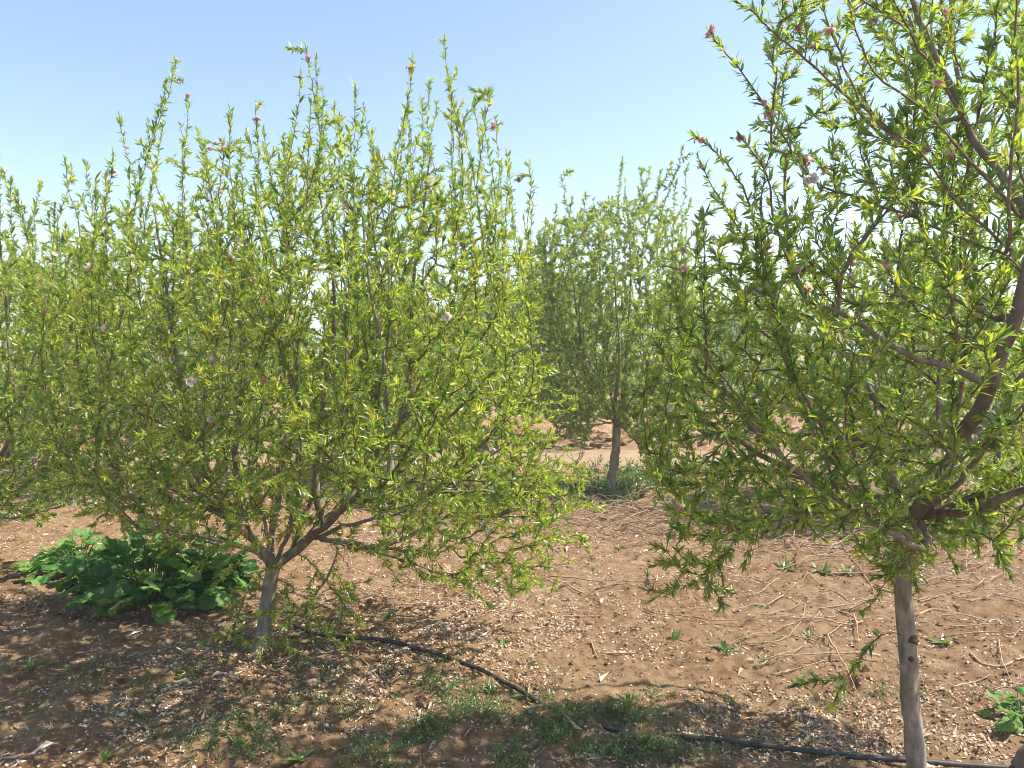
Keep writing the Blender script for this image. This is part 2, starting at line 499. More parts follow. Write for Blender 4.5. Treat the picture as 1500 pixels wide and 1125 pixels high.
# blossom prototypes: an open flower and a faded one that has dropped most petals
def flower_proto(spent, seed):
    r = np.random.default_rng(seed); mb = MB()
    n = 5
    def petal(az, tilt, L, W, m, tint, z0=0):
        d = np.array([math.cos(az) * math.cos(tilt), math.sin(az) * math.cos(tilt), math.sin(tilt)])
        s_ = np.array([-math.sin(az), math.cos(az), 0]); nv = np.cross(d, s_)
        ys = [0, .3, .62, .88, 1.0]; ws = [.08, .35, .5, .36, .08]
        V = []
        for y, w in zip(ys, ws):
            b = d * L * y + nv * L * .22 * y * y + np.array([0, 0, z0])
            V += [b - s_ * W * w, b + nv * W * -.1, b + s_ * W * w]
        q = []
        for i in range(4):
            q += [[3 * i, 3 * i + 1, 3 * i + 4, 3 * i + 3], [3 * i + 1, 3 * i + 2, 3 * i + 5, 3 * i + 4]]
        mb.add(np.array(V), np.array(q), None, tint, m)
    if not spent:
        for k in range(n): petal(k * 2 * PI / n + r.normal(0, .1), r.uniform(.1, .5), .016, .014, 0, r.uniform(.3, 1))
    else:
        for k in range(r.integers(0, 2)): petal(r.uniform(0, 6), .4, .014, .010, 0, .5)
    g = 3 if spent else 1
    for c in range(g):
        o0 = np.array([r.normal(0, .006), r.normal(0, .006), -.004]) if c else np.array([0, 0, -.002])
        for k in range(5): petal(k * 1.257 + c, r.uniform(-.3, .6), .0085, .006, 1, r.uniform(0, 1), o0[2])
        mb.tube(np.array([o0 + [0, 0, -.012], o0 + [0, 0, -.006], o0]), np.array([.0015, .0032, .0028]), 6, a=.2, m=1)
        for k in range(9):
            a = r.uniform(0, 6.28); tl = r.uniform(.5, 1.4); L = r.uniform(.007, .012)
            e = o0 + L * np.array([math.cos(a) * math.cos(tl), math.sin(a) * math.cos(tl), math.sin(tl)])
            mb.tube(np.array([o0, e]), np.array([.0005, .0007]), 3, a=.9, m=1)
    o = mb.build('blossom' if not spent else 'spent_blossom', [PETAL, CALYX])
    C.objects.unlink(o)
    return o


FLOWER = [flower_proto(False, k) for k in range(3)]
SPENT = [flower_proto(True, 40 + k) for k in range(4)]


def in_poly(x, y, poly):
    c = np.zeros(len(x), bool); n = len(poly)
    for i in range(n):
        (x1, y1), (x2, y2) = poly[i], poly[(i + 1) % n]
        if y1 == y2: continue
        k = ((y1 > y) != (y2 > y)) & (x < (x2 - x1) * (y - y1) / (y2 - y1) + x1)
        c ^= k
    return c


def crown_points(poly, Y, n, r, depth=.85, hollow=None, ymin=None, zmin=.12):
    """n points filling the crown whose outline, seen from the camera, is poly; as deep as it is wide"""
    poly = np.array(poly, float); lo = poly.min(0); hi = poly.max(0); out = []
    while len(out) < n:
        x = r.uniform(lo[0], hi[0], 4000); y = r.uniform(lo[1], hi[1], 4000)
        k = in_poly(x, y, poly); x = x[k]; y = y[k]
        for px, py in zip(x, y):
            # half-width of the outline on this row
            row = np.array([(px2, py) for px2 in np.linspace(lo[0], hi[0], 60)])
            ins = in_poly(row[:, 0], row[:, 1], poly)
            if not ins.any(): continue
            a = row[ins, 0].min(); b = row[ins, 0].max(); c = (a + b) / 2; w = max((b - a) / 2, 5)
            u = (px - c) / w
            dm = depth * w / F * Y * math.sqrt(max(0, 1 - u * u * .9))
            dy = r.uniform(-1, 1) * dm
            if r.random() < .35: dy = np.sign(dy) * dm * r.uniform(.7, 1)
            P = at(px, py, Y + dy)
            if P[2] < zmin or P[1] < .9: continue
            out.append(P)
            if len(out) >= n: break
    return np.array(out)


def px_pts(lst, Y):
    """[(px, py[, dY])] -> world points around depth Y"""
    return np.array([at(p[0], p[1], Y + (p[2] if len(p) > 2 else 0)) for p in lst])


def upbias(T):
    z = T[:, 2]
    return np.clip((z - 1.0) * .8, -.3, .8)


GROUP = 'almond trees of the orchard'

# ---- tree A: the near left tree
YA = 4.0
A = Tree(5)
base = atg(378, 958); YA = float(base[1])
g0 = float(ground_z(base[0], base[1]))
tr = px_pts([(376, 950), (384, 925), (391, 890), (397, 858), (400, 832)], YA)
tr[0] = [base[0], base[1], g0 - .06]
A.limb(tr, .042, .032, 'trunk', .004, .02); A.fork = len(A.P) - 1
nA = len(A.R0)
for i in range(10): A.R0[i] *= 1.0 + .75 * math.exp(-i / 2.6)
A.limb(px_pts([(400, 832), (383, 803, -.02), (364, 772, -.06), (352, 722, -.08), (346, 650, -.1), (352, 560, -.12), (346, 460, -.14), (322, 390, -.15), (300, 320, -.15)], YA), .024, .004)
A.limb(px_pts([(400, 832), (424, 812, .05), (447, 792, .1), (470, 765, .14), (505, 735, .2), (524, 680, .25), (560, 640, .3), (588, 612, .3), (598, 545, .3), (600, 470, .3), (606, 400, .32), (622, 300, .32), (630, 230, .32)], YA), .027, .004)
A.limb(px_pts([(470, 765, .14), (462, 700, .1), (470, 620, .06), (482, 520, .02), (490, 440, 0), (478, 340, -.05), (462, 260, -.05)], YA), .023, .0038)
A.limb(px_pts([(352, 662, -.1), (310, 645, -.2), (265, 628, -.35), (210, 605, -.5), (165, 588, -.6)], YA), .013, .006)
A.limb(px_pts([(560, 640, .3), (600, 612, .2), (643, 575, .1), (690, 520, -.05), (720, 480, -.1), (750, 430, -.15)], YA), .014, .005)
A.limb(px_pts([(590, 655, .3), (640, 630, .1), (700, 570, 0), (740, 530, 0), (790, 490, 0)], YA), .012, .005)
A.limb(px_pts([(505, 735, .2), (560, 738, .15), (640, 722, .1), (720, 718, .1), (790, 725, .1)], YA), .012, .005)
A.limb(px_pts([(400, 832), (396, 790, .3), (410, 720, .6), (420, 600, .8), (405, 480, .85), (385, 360, .85), (372, 260, .8)], YA), .022, .0038)
A.limb(px_pts([(447, 792, .1), (490, 760, -.2), (540, 705, -.5), (570, 610, -.7), (560, 500, -.75), (540, 400, -.75), (530, 300, -.7)], YA), .018, .0038)
A.limb(px_pts([(364, 772, -.06), (320, 730, -.35), (280, 640, -.55), (255, 520, -.6), (240, 400, -.55), (225, 300, -.5)], YA), .016, .0038)
A.limb(px_pts([(364, 772, -.06), (300, 735, .3), (220, 660, .6), (170, 540, .7), (150, 430, .7)], YA), .016, .0038)
for p in ([(400, 832), (428, 760, -.2), (440, 650, -.32), (432, 540, -.38), (425, 430, -.38), (420, 330, -.36)], [(424, 812, .05), (455, 740, .35), (500, 640, .55), (520, 500, .65), (525, 380, .65)],
          [(383, 803, -.02), (330, 760, .1), (290, 700, .12), (250, 600, .12), (215, 500, .1), (195, 400, .08)], [(447, 792, .1), (520, 770, -.1), (600, 745, -.2), (680, 700, -.25), (760, 640, -.25)]):
    A.limb(px_pts(p, YA), .0125, .004)
polyA = [(100, 380), (160, 325), (215, 340), (245, 295), (300, 312), (335, 285), (395, 300), (425, 250), (500, 235), (560, 258), (600, 245), (640, 250), (700, 265),
         (730, 305), (735, 330), (765, 390), (775, 480), (795, 560), (815, 650), (850, 715), (845, 775), (790, 840), (700, 865), (630, 830), (580, 765), (540, 720),
         (500, 700), (455, 690), (440, 740), (400, 760), (340, 790), (270, 790), (200, 770), (130, 745), (70, 700), (40, 620), (60, 500), (80, 420)]
T = crown_points(polyA, YA, 5400, A.r)
T = T + A.r.normal(0, .07, T.shape); qx, qy = to_px(T); T = T[(T[:, 2] > .2) & (A.r.uniform(0, 1, len(T)) < np.where(qx > 560, 1 - .35 * sstep(qy, 700, 820), 1 - .2 * sstep(qy, 640, 760)))]
A.grow(T[:260], upbias(T[:260]) + .25, mind=.45, ang=1.0, wander=.05, hw=1.7)
A.grow(T[260:], upbias(T[260:]))
low = px_pts([(300, 800, -.3), (340, 830, .1), (270, 845, -.2), (460, 830, .2), (500, 880, .1), (540, 850, .1), (520, 800, -.2), (600, 800, .3), (640, 840, .1), (700, 840, 0), (610, 760, -.2),
              (660, 780, -.3), (720, 790, -.4), (770, 800, .2), (800, 760, -.2), (420, 780, -.3), (480, 850, -.1), (560, 780, .5), (690, 870, .3), (740, 850, .5)], YA)
A.grow(low, -.15)
A.grow(px_pts([(A.r.uniform(330, 560), A.r.uniform(690, 800), A.r.uniform(-.5, .3)) for _ in range(70)], YA), .1)
spr = px_pts([(262, 1000, -.35), (250, 1018, -.42), (300, 965, -.3), (330, 975, -.25), (375, 965, -.3), (360, 945, -.2), (430, 955, -.15), (410, 925, -.2), (470, 945, .05), (500, 905, .1), (520, 880, .15), (310, 930, -.25), (270, 985, -.36), (285, 1000, -.36), (320, 955, -.28), (295, 945, -.3), (345, 985, -.25), (240, 1030, -.42), (315, 1000, -.3), (450, 920, 0), (485, 930, 0), (525, 850, .1)], YA)
A.grow(spr, -.3, trunk_ok=True)
A.grow(px_pts([(A.r.uniform(325, 545), A.r.uniform(830, 965), A.r.uniform(-.3, .3)) for _ in range(60)], YA), .15, trunk_ok=True)
A.grow(px_pts([(A.r.uniform(560, 840), A.r.uniform(740, 870), A.r.uniform(-.3, .5)) for _ in range(70)], YA), -.15)
tips = [(175, 170), (165, 225), (205, 235), (258, 86), (245, 115), (275, 140), (288, 190), (335, 163), (322, 200), (350, 215), (375, 152), (384, 185), (388, 215), (447, 62), (440, 110), (463, 90), (474, 125),
        (480, 165), (498, 175), (520, 123), (533, 155), (512, 190), (545, 190), (605, 88), (598, 140), (618, 145), (650, 58), (655, 100), (640, 150), (665, 158), (680, 170), (718, 128), (726, 172), (742, 222),
        (700, 190), (745, 245), (775, 235), (780, 300), (768, 320), (560, 225), (580, 210), (425, 200), (300, 240), (225, 240), (140, 260), (120, 290), (95, 330), (155, 250), (410, 235), (690, 230), (625, 195), (760, 350)]
tips += [(190, 250), (238, 180), (300, 215), (362, 190), (415, 200), (455, 150), (490, 150), (530, 180), (552, 225), (592, 170), (628, 120), (670, 200), (708, 165), (735, 240), (660, 130), (505, 210), (470, 200), (348, 245), (268, 200)]
Tt = np.array([at(x, y, YA + d) for (x, y), d in zip(tips, A.r.uniform(-.75, .75, len(tips)))])
A.grow(Tt, .7, kind='shoot', ang=1.2, wander=.07, mind=.55, hw=2.4)
A.HB = [(280, 557, 1, 2), (308, 617, 1, 2), (257, 533, 1, 1), (432, 345, 1, 1), (424, 465, 1, 2), (655, 458, 1, 3), (153, 685, 1, 1), (745, 405, 1, 2), (230, 587, 1, 1), (700, 400, 1, 1), (645, 455, 1, 1), (562, 270, 1, 1), (720, 660, 1, 2),
        (265, 130, 0, 2), (268, 142, 0, 1), (447, 85, 0, 2), (440, 98, 0, 1), (375, 177, 0, 3), (178, 215, 0, 2), (200, 340, 0, 3), (725, 182, 0, 3), (640, 230, 0, 2), (365, 410, 0, 2), (605, 100, 0, 2), (330, 212, 0, 2), (383, 235, 0, 1), (510, 300, 0, 2), (700, 355, 0, 2), (430, 505, 0, 2), (740, 345, 0, 1), (540, 330, 0, 2)]
A.laterals()
A.build('almond_tree', (base[0], base[1], g0), 'bushy almond tree with a low forked trunk beside the broad-leaved green plant', 'tree', GROUP, blossoms=(75, 55))

# ---- tree B: the near right tree
YB = 2.72
Bt = Tree(8)
bb = at(1346, 1166, YB); g0 = float(ground_z(bb[0], bb[1])); Bb = np.array([bb[0], bb[1], g0])
tr = px_pts([(1347, 1190), (1343, 1125), (1334, 1030), (1327, 940), (1323, 860), (1324, 800), (1326, 768)], YB)
tr[0][2] = g0 - .06; Bt.knots = [(.62, -.5, .016), (.53, -1.9, .008), (.8, 2.4, .012)]
Bt.limb(tr, .0335, .029, 'trunk', .003, .02); Bt.fork = len(Bt.P) - 1
for i in range(4): Bt.R0[i] *= 1.25 - i * .06
kz = [at(1335, 958, YB)[2], at(1330, 985, YB)[2]]
Bt.knots = [(kz[0], -.75, .017), (kz[1], -1.7, .008), (.85, 2.4, .012)]
Bt.limb(px_pts([(1326, 768), (1318, 744, 0), (1290, 728, .02), (1240, 712, .05), (1200, 700, .08), (1150, 680, .1), (1110, 660, .1), (1058, 630, .1), (1010, 608, .1), (975, 612, .1)], YB), .022, .006)
Bt.limb(px_pts([(1326, 768), (1312, 716, .1), (1268, 658, .25), (1225, 640, .4), (1187, 625, .5), (1160, 560, .55), (1140, 505, .55), (1132, 440, .5), (1120, 360, .45), (1115, 290, .4)], YB), .02, .006)
Bt.limb(px_pts([(1326, 768), (1350, 742, -.08), (1375, 715, -.16), (1400, 658, -.3), (1440, 590, -.48), (1466, 530, -.58), (1486, 470, -.64), (1502, 400, -.66), (1508, 345, -.66), (1490, 290, -.6), (1455, 245, -.55), (1425, 205, -.5), (1393, 133, -.45), (1350, 50, -.4), (1318, -45, -.4), (1300, -140, -.4)], YB), .029, .0045)
Bt.limb(px_pts([(1340, 760), (1380, 752, -.1), (1425, 742, -.3), (1470, 722, -.45), (1530, 700, -.6), (1600, 640, -.7)], YB), .019, .008)
Bt.limb(px_pts([(1470, 465, -.6), (1440, 450, -.55), (1400, 435, -.45), (1383, 388, -.4)], YB), .010, .005)
Bt.limb(px_pts([(1395, 665, -.3), (1353, 625, -.2), (1300, 598, -.1), (1233, 562, .1), (1180, 540, .2)], YB), .012, .005)
Bt.limb(px_pts([(1455, 560, -.55), (1380, 540, -.6), (1300, 508, -.62), (1240, 468, -.6), (1180, 440, -.55)], YB), .012, .005)
Bt.limb(px_pts([(1326, 768), (1345, 720, .3), (1390, 640, .6), (1420, 540, .8), (1430, 400, .9), (1420, 250, .9), (1400, 100, .9), (1390, -60, .9)], YB), .024, .008)
Bt.limb(px_pts([(1400, 660, -.3), (1470, 600, .1), (1540, 500, .3), (1600, 380, .4), (1640, 200, .4)], YB), .02, .008)
hero = [  # long straight shoots seen against the sky, from their base outwards
    [(1497, 400, -.64), (1484, 380, -.64), (1467, 367, -.6), (1400, 338, -.55), (1343, 310, -.5), (1280, 290, -.45), (1213, 272, -.4), (1180, 237, -.38), (1123, 147, -.35), (1080, 95, -.35), (1042, 46, -.35)],
    [(1480, 372, -.64), (1473, 363, -.6), (1410, 307, -.6), (1347, 233, -.6), (1300, 190, -.6), (1255, 130, -.6)],
    [(1497, 320, -.6), (1480, 300, -.6), (1413, 223, -.65), (1367, 167, -.65), (1307, 123, -.65), (1267, 63, -.62), (1240, -10, -.6)],
    [(1347, 233, -.6), (1280, 170, -.6), (1247, 110, -.55), (1220, 40, -.5), (1200, -30, -.5)],
    [(1300, 205, -.4), (1240, 150, -.4), (1193, 107, -.35), (1130, 50, -.3), (1068, -8, -.3)],
    [(1425, 205, -.5), (1347, 83, -.55), (1300, -5, -.6), (1270, -70, -.6)],
    [(1473, 375, -.62), (1478, 250, -.7), (1484, 120, -.75), (1488, 10, -.75), (1490, -80, -.75)],
    [(1120, 360, .45), (1090, 290, .4), (1060, 240, .35), (1012, 196, .35)],
    [(1132, 440, .5), (1080, 330, .6), (1040, 260, .6), (1022, 230, .6)],
    [(1180, 440, -.5), (1140, 350, -.4), (1125, 280, -.4), (1085, 200, -.4)],
    [(1140, 505, .5), (1070, 440, .5), (1010, 400, .5), (965, 390, .5)],
    [(1393, 133, -.45), (1330, 45, -.3), (1240, -10, -.2), (1180, -40, -.2)],
]
for h in hero: Bt.limb(px_pts(h, YB), .0058, .002, 'shoot', .01)
polyB = [(1120, -60), (1110, 60), (1130, 130), (1105, 190), (1075, 215), (1085, 260), (1045, 280), (1010, 330), (985, 400), (955, 480), (940, 570), (945, 640), (950, 710), (985, 755), (985, 810), (1035, 840),
         (1085, 800), (1130, 790), (1220, 770), (1290, 830), (1330, 860), (1400, 800), (1470, 820), (1540, 790), (1700, 600), (1760, 300), (1700, -60), (1500, -200), (1250, -200)]
T = crown_points(polyB, YB, 3300, Bt.r, depth=.85)
q = to_px(T)
T = T[(T[:, 1] > 1.35) & (T[:, 2] > .45) & ((Bt.r.uniform(0, 1, len(T)) < .5) | (q[1] > 330) | (q[0] > 1290))]
Bt.grow(T[:170], upbias(T[:170]) + .2, mind=.4, ang=1.0, wander=.05, hw=1.4)
Bt.grow(T[170:], upbias(T[170:]))
X = crown_points([(965, 400), (1120, 380), (1240, 520), (1330, 690), (1210, 760), (1080, 790), (985, 755), (950, 710), (940, 570)], YB, 420, Bt.r, depth=1.1)
Bt.grow(X, upbias(X))
low = px_pts([(950, 830, .3), (945, 865, .35), (1000, 840, .25), (985, 870, .3), (1035, 880, .2), (1060, 850, .1), (1050, 800, .1), (1020, 770, .2), (1290, 800, -.1), (1300, 850, -.1), (1280, 880, -.15), (1310, 870, .1),
              (1335, 840, -.15), (1345, 870, -.1), (1440, 800, -.2), (1480, 850, -.1), (1400, 830, -.1), (1260, 900, -.1), (1110, 790, -.1), (1150, 770, -.2), (1090, 830, 0), (1490, 790, .2), (970, 800, .4)], YB)
Bt.grow(low, -.3)
Bt.grow(px_pts([(Bt.r.uniform(945, 1070), Bt.r.uniform(760, 885), Bt.r.uniform(.1, .4)) for _ in range(34)] + [(Bt.r.uniform(1275, 1350), Bt.r.uniform(790, 890), Bt.r.uniform(-.15, .1)) for _ in range(22)], YB), -.2)
Bt.grow(px_pts([(Bt.r.uniform(1210, 1480), Bt.r.uniform(690, 830), Bt.r.uniform(-.45, .2)) for _ in range(60)], YB), .1)
Bt.grow(px_pts([(1290, 930, -.05), (1245, 985, -.12), (1222, 1030, -.2), (1195, 1025, -.18), (1235, 1005, -.1), (1265, 960, -.05), (1175, 1000, -.1)], YB), -.5, trunk_ok=True)
Bt.HB = [(1043, 52, 0, 2), (1120, 148, 0, 1), (1127, 168, 0, 2), (1143, 47, 0, 1), (1215, 35, 0, 2), (1188, 243, 0, 4), (1205, 243, 0, 3), (1192, 264, 1, 3), (1335, 317, 0, 3), (1113, 430, 0, 3), (1105, 420, 1, 1), (1018, 205, 0, 2), (1010, 245, 0, 1), (1080, 203, 0, 2), (968, 595, 0, 2), (970, 590, 1, 1), (955, 845, 0, 3), (1250, 677, 0, 2), (1197, 1024, 0, 2), (1010, 385, 0, 2), (985, 370, 0, 2), (1300, 380, 0, 3), (1042, 700, 0, 2), (1405, 565, 0, 2)]
Bt.laterals()
Bt.build('almond_tree', Bb, 'tall almond tree with a bare straight grey trunk and crown reaching past the photo top', 'tree', GROUP, dens=.95, leafL=.034, young=.38, blossoms=(25, 45), thin=.006)

# ---- tree C: the next tree of the front row, at the left edge
YC = 5.4
Ct = Tree(13)
bc = atg(-60, 842); g0 = float(ground_z(bc[0], bc[1])); YC = float(bc[1])
tr = px_pts([(-60, 845), (-55, 800), (-52, 760), (-50, 735)], YC); tr[0][2] = g0 - .05
Ct.limb(tr, .045, .038, 'trunk', .004, .03); Ct.fork = len(Ct.P) - 1
for p in ([(-50, 735), (-10, 690, -.2), (30, 600, -.35), (60, 480, -.4), (85, 360, -.4)], [(-50, 735), (-80, 660, .1), (-90, 520, .2), (-70, 380, .2), (-60, 280, .2)],
          [(-50, 735), (0, 680, .3), (50, 600, .6), (100, 500, .7), (130, 400, .7)], [(-50, 735), (-120, 680, -.3), (-190, 560, -.5), (-230, 420, -.5)], [(-10, 690, -.2), (20, 640, -.1), (15, 500, 0), (5, 380, 0), (0, 300, 0)],
          [(-50, 735), (-100, 690, .4), (-150, 560, .8), (-160, 420, .8)], [(-10, 690, -.2), (50, 660, -.3), (110, 610, -.4), (150, 560, -.4)]):
    Ct.limb(px_pts(p, YC), .02, .004)
polyC = [(-330, 420), (-250, 330), (-150, 280), (-60, 290), (0, 330), (30, 370), (60, 350), (95, 330), (140, 350), (180, 400), (205, 480), (195, 570), (150, 660), (110, 730), (70, 770), (0, 770), (-100, 780), (-250, 740), (-340, 600)]
T = crown_points(polyC, YC, 1900, Ct.r)
Ct.grow(T[:170], upbias(T[:170]) + .25, mind=.45, ang=1.0, wander=.05, hw=1.7)
Ct.grow(T[170:], upbias(T[170:]))
tips = [(-5, 230), (5, 250), (20, 285), (30, 300), (60, 268), (50, 300), (45, 320), (95, 232), (105, 250), (125, 240), (140, 265), (80, 300), (-30, 240), (-60, 220), (-110, 230), (-180, 270), (155, 300), (180, 330), (115, 300), (15, 262), (70, 310)]
Tt = np.array([at(x, y, YC + d) for (x, y), d in zip(tips, Ct.r.uniform(-.5, .5, len(tips)))])
Ct.grow(Tt, .7, kind='shoot', ang=1.2, wander=.09, mind=.4, hw=2.4)
Ct.laterals()
Ct.build('almond_tree', (bc[0], bc[1], g0), 'almond tree cut off by the left edge of the photo', 'tree', GROUP, blossoms=(50, 80), leafL=.038)

# ---- tree D: the middle tree of the second row
Dt = Tree(21)
bd = atg(892, 726); g0 = float(ground_z(bd[0], bd[1])); YD = float(bd[1])
tr = px_pts([(892, 722), (897, 695), (901, 665), (903, 640), (903, 625)], YD); tr[0][2] = g0 - .05
Dt.limb(tr, .053, .045, 'trunk', .006, .03); Dt.fork = len(Dt.P) - 1
for i in range(4): Dt.R0[i] *= 1.3 - i * .07
for p in ([(903, 625), (885, 590, -.1), (868, 560, -.2), (850, 500, -.3), (838, 420, -.3), (830, 350, -.3)], [(903, 625), (915, 570, .1), (922, 500, .1), (925, 400, .1), (918, 310, .1)],
          [(903, 625), (940, 600, -.2), (970, 540, -.4), (985, 450, -.4), (985, 360, -.4)], [(903, 625), (895, 560, .5), (885, 470, .8), (880, 380, .8), (875, 310, .8)],
          [(903, 625), (950, 622, .1), (1000, 600, .2), (1020, 540, .2)], [(885, 590, -.1), (840, 585, .2), (805, 540, .3), (790, 460, .3)], [(903, 625), (935, 570, .6), (960, 460, .9), (965, 350, .9)],
          [(903, 625), (900, 590, -.5), (905, 520, -.9), (900, 420, -1), (895, 340, -1)]):
    Dt.limb(px_pts(p, YD), .022, .004)
polyD = [(770, 380), (800, 320), (850, 310), (880, 290), (920, 290), (960, 290), (1000, 310), (1020, 400), (1030, 520), (1015, 620), (980, 680), (945, 690), (930, 650), (905, 610), (880, 610), (855, 650), (820, 640), (785, 590), (762, 480)]
T = crown_points(polyD, YD, 2900, Dt.r)
Dt.grow(T[:170], upbias(T[:170]) + .25, mind=.45, ang=1.0, wander=.05, hw=1.7)
Dt.grow(T[170:], upbias(T[170:]))
tips = [(803, 325), (822, 258), (815, 300), (838, 290), (858, 282), (870, 290), (885, 300), (912, 232), (916, 262), (905, 290), (940, 250), (952, 245), (968, 250), (985, 238), (992, 262), (1000, 215), (1008, 240), (935, 275), (790, 340), (850, 310), (1012, 290)]
Tt = np.array([at(x, y, YD + d) for (x, y), d in zip(tips, Dt.r.uniform(-.7, .7, len(tips)))])
Dt.grow(Tt, .7, kind='shoot', ang=1.2, wander=.09, mind=.4, hw=2.4)
Dt.laterals()
Dt.build('almond_tree', (bd[0], bd[1], g0), 'almond tree with a sunlit pale trunk standing in front of the dirt path', 'tree', GROUP, dens=1.1, detail=False, blossoms=(40, 60), nside=4, wide=1.15, young=.44, leafL=.043)


# ---- generic trees of the second row
def generic(seed, H=3.1, W=1.5, n=1600):
    t = Tree(seed); r = t.r
    t.limb(np.array([[0, 0, -.05], [.02, 0, .2], [.01, .02, .42], [.02, .02, .6]]), .055, .045, 'trunk', .006, .04); t.fork = len(t.P) - 1
    for k in range(7):
        a = k * 0.9 + r.uniform(-.3, .3); w = r.uniform(.45, .75) * W
        pts = [[.02, .02, .6]] + [[math.cos(a) * w * f, math.sin(a) * w * f, .6 + z] for f, z in ((.3, .22), (.62, .6), (.85, 1.1), (1, 1.7))]
        t.limb(np.array(pts), .024, .005)
    P = []
    while len(P) < n:
        z = r.uniform(.35, H - .35); u = (z - .35) / (H - .7); w = W * (math.sin(PI * min(1, (u * .8 + .2))) ** .6) * (1 - .25 * u)
        a = r.uniform(0, 2 * PI); q = math.sqrt(r.uniform(.02, 1)) * w; P.append([math.cos(a) * q, math.sin(a) * q, z])
    P = np.array(P); t.grow(P[:150], upbias(P[:150]) + .25, mind=.45, ang=1.0, wander=.05, hw=1.7); t.grow(P[150:], upbias(P[150:]))
    S = []
    for k in range(34):
        a = r.uniform(0, 2 * PI); q = r.uniform(.1, .8) * W; S.append([math.cos(a) * q, math.sin(a) * q, H * r.uniform(.86, 1.08) - .25 * q])
    t.grow(np.array(S), .7, kind='shoot', ang=1.2, wander=.09, mind=.4, hw=2.4)
    return t


def place_copy(root, x, y, rz, sc, label):
    c = root.copy(); C.objects.link(c); c.location = (x, y, float(ground_z(x, y))); c.rotation_euler = (0, 0, rz); c.scale = (sc,) * 3
    c['label'] = label
    for ch in list(root.children):
        k = ch.copy(); C.objects.link(k); k.parent = c
        for g in ch.children:
            h = g.copy(); C.objects.link(h); h.parent = k
    return c


gt1 = generic(31).build('almond_tree', (0, 0, 0), '', 'tree', GROUP, dens=1.05, detail=False, blossoms=(6, 10), nside=4, wide=1.25, leafL=.046)
gt1.location = (-3.45, 8.9, float(ground_z(-3.45, 8.9))); gt1['label'] = 'second-row almond tree seen through the lower left of the bushy forked tree'
gt2 = generic(32, 3.0, 1.45).build('almond_tree', (0, 0, 0), '', 'tree', GROUP, dens=1.05, detail=False, blossoms=(4, 8), nside=4, wide=1.25, leafL=.046)
gt2.location = (3.9, 7.4, float(ground_z(3.9, 7.4))); gt2['label'] = 'almond tree behind the tall right tree, its trunk beside the big leaning limb'
place_copy(gt2, -1.5, 9.3, 1.9, .9, 'second-row almond tree glimpsed through the right half of the bushy forked tree')
place_copy(gt1, -6.2, 9.6, 2.6, 1.0, 'second-row almond tree behind the tree at the left edge')

for src, px, Y, rz, sc, lb in [(gt1, 838, 12.6, .4, 1.0, 'dark-trunked almond tree beyond the path, left of the pale second-row trunk'), (gt2, 735, 13.4, 1.1, 1.05, 'almond tree beyond the path behind the right edge of the bushy forked tree'),
                               (gt1, 1120, 14.0, 2.2, 1.0, 'almond tree beyond the path behind the left part of the tall right tree'), (gt2, 1400, 13.0, 4.0, .95, 'almond tree beyond the path behind the right part of the tall right tree'),
                               (gt2, 560, 14.5, 3.0, 1.0, 'almond tree beyond the path behind the middle of the bushy forked tree'), (gt1, 360, 13.4, 5.0, 1.0, 'almond tree beyond the path behind the left half of the bushy forked tree'),
                               (gt2, 130, 13.8, 5.6, 1.05, 'almond tree beyond the path behind the left edge tree'), (gt1, 985, 16.5, 3.7, 1.1, 'small-looking almond tree far beyond the path, right of the middle tree')]:
    place_copy(src, (px - 750) / F * Y, Y, rz, sc, lb)

# ------------------------------------------------------------------ ground
def axis(lo, hi, step, far0, far1, g=1.25):
    a = list(np.arange(lo, hi + 1e-6, step)); s_ = step
    x = hi
    while x < far1: s_ *= g; x += s_; a.append(x)
    x = lo; s_ = step
    while x > far0: s_ *= g; x -= s_; a.insert(0, x)
    return np.array(a)


xs = axis(-4.2, 3.4, .0135, -900, 900, 1.12)
ys = [2.2]
while ys[-1] < 22: ys.append(ys[-1] + .0125 * max(1, (ys[-1] / 3.2)) ** 1.55)
while ys[-1] < 1800: ys.append(ys[-1] + (ys[-1] - ys[-2]) * 1.2)
y0 = [2.2]; st = .0125
while y0[0] > -60: st *= 1.3; y0.insert(0, y0[0] - st)
ys = np.array(y0[:-1] + ys)
X, Yg = np.meshgrid(xs, ys)
Z = ground_z(X, Yg)
V = np.stack([X, Yg, Z], -1).reshape(-1, 3)
nx = len(xs); ny = len(ys)
i = np.arange(ny - 1)[:, None] * nx; j = np.arange(nx - 1)[None]
q = np.stack([i + j, i + j + 1, i + nx + j + 1, i + nx + j], -1).reshape(-1, 4)
g = mesh_obj('ground', V, [q], SOIL); tag(g, 'bare reddish brown orchard soil strewn with pale fallen petals', 'soil', kind='structure')
print('ground verts', len(V))


def sheet(name, x0, x1, y0, y1, dx, dy, mat, label, cat, lift=.004, wob=.12):
    xs = np.arange(x0, x1 + dx, dx); t = np.linspace(0, 1, max(2, int((y1 - y0) / dy)))
    a = y0 + vnoise(xs * .7, xs * 0, 31) * wob * 2; b = y1 + vnoise(xs * .6, xs * 0, 32) * wob * 2
    Y_ = a[None] + (b - a)[None] * t[:, None]; X_ = np.repeat(xs[None], len(t), 0)
    V = np.stack([X_, Y_, ground_z(X_, Y_) - .008 + (lift + .008) * np.minimum(1, 6 * t[:, None] * (1 - t[:, None]))], -1).reshape(-1, 3); n = len(xs)
    i = np.arange(len(t) - 1)[:, None] * n; j = np.arange(n - 1)[None]
    q = np.stack([i + j, i + j + 1, i + n + j + 1, i + n + j], -1).reshape(-1, 4)
    o = mesh_obj(name, V, [q], mat); return tag(o, label, cat, kind='structure')


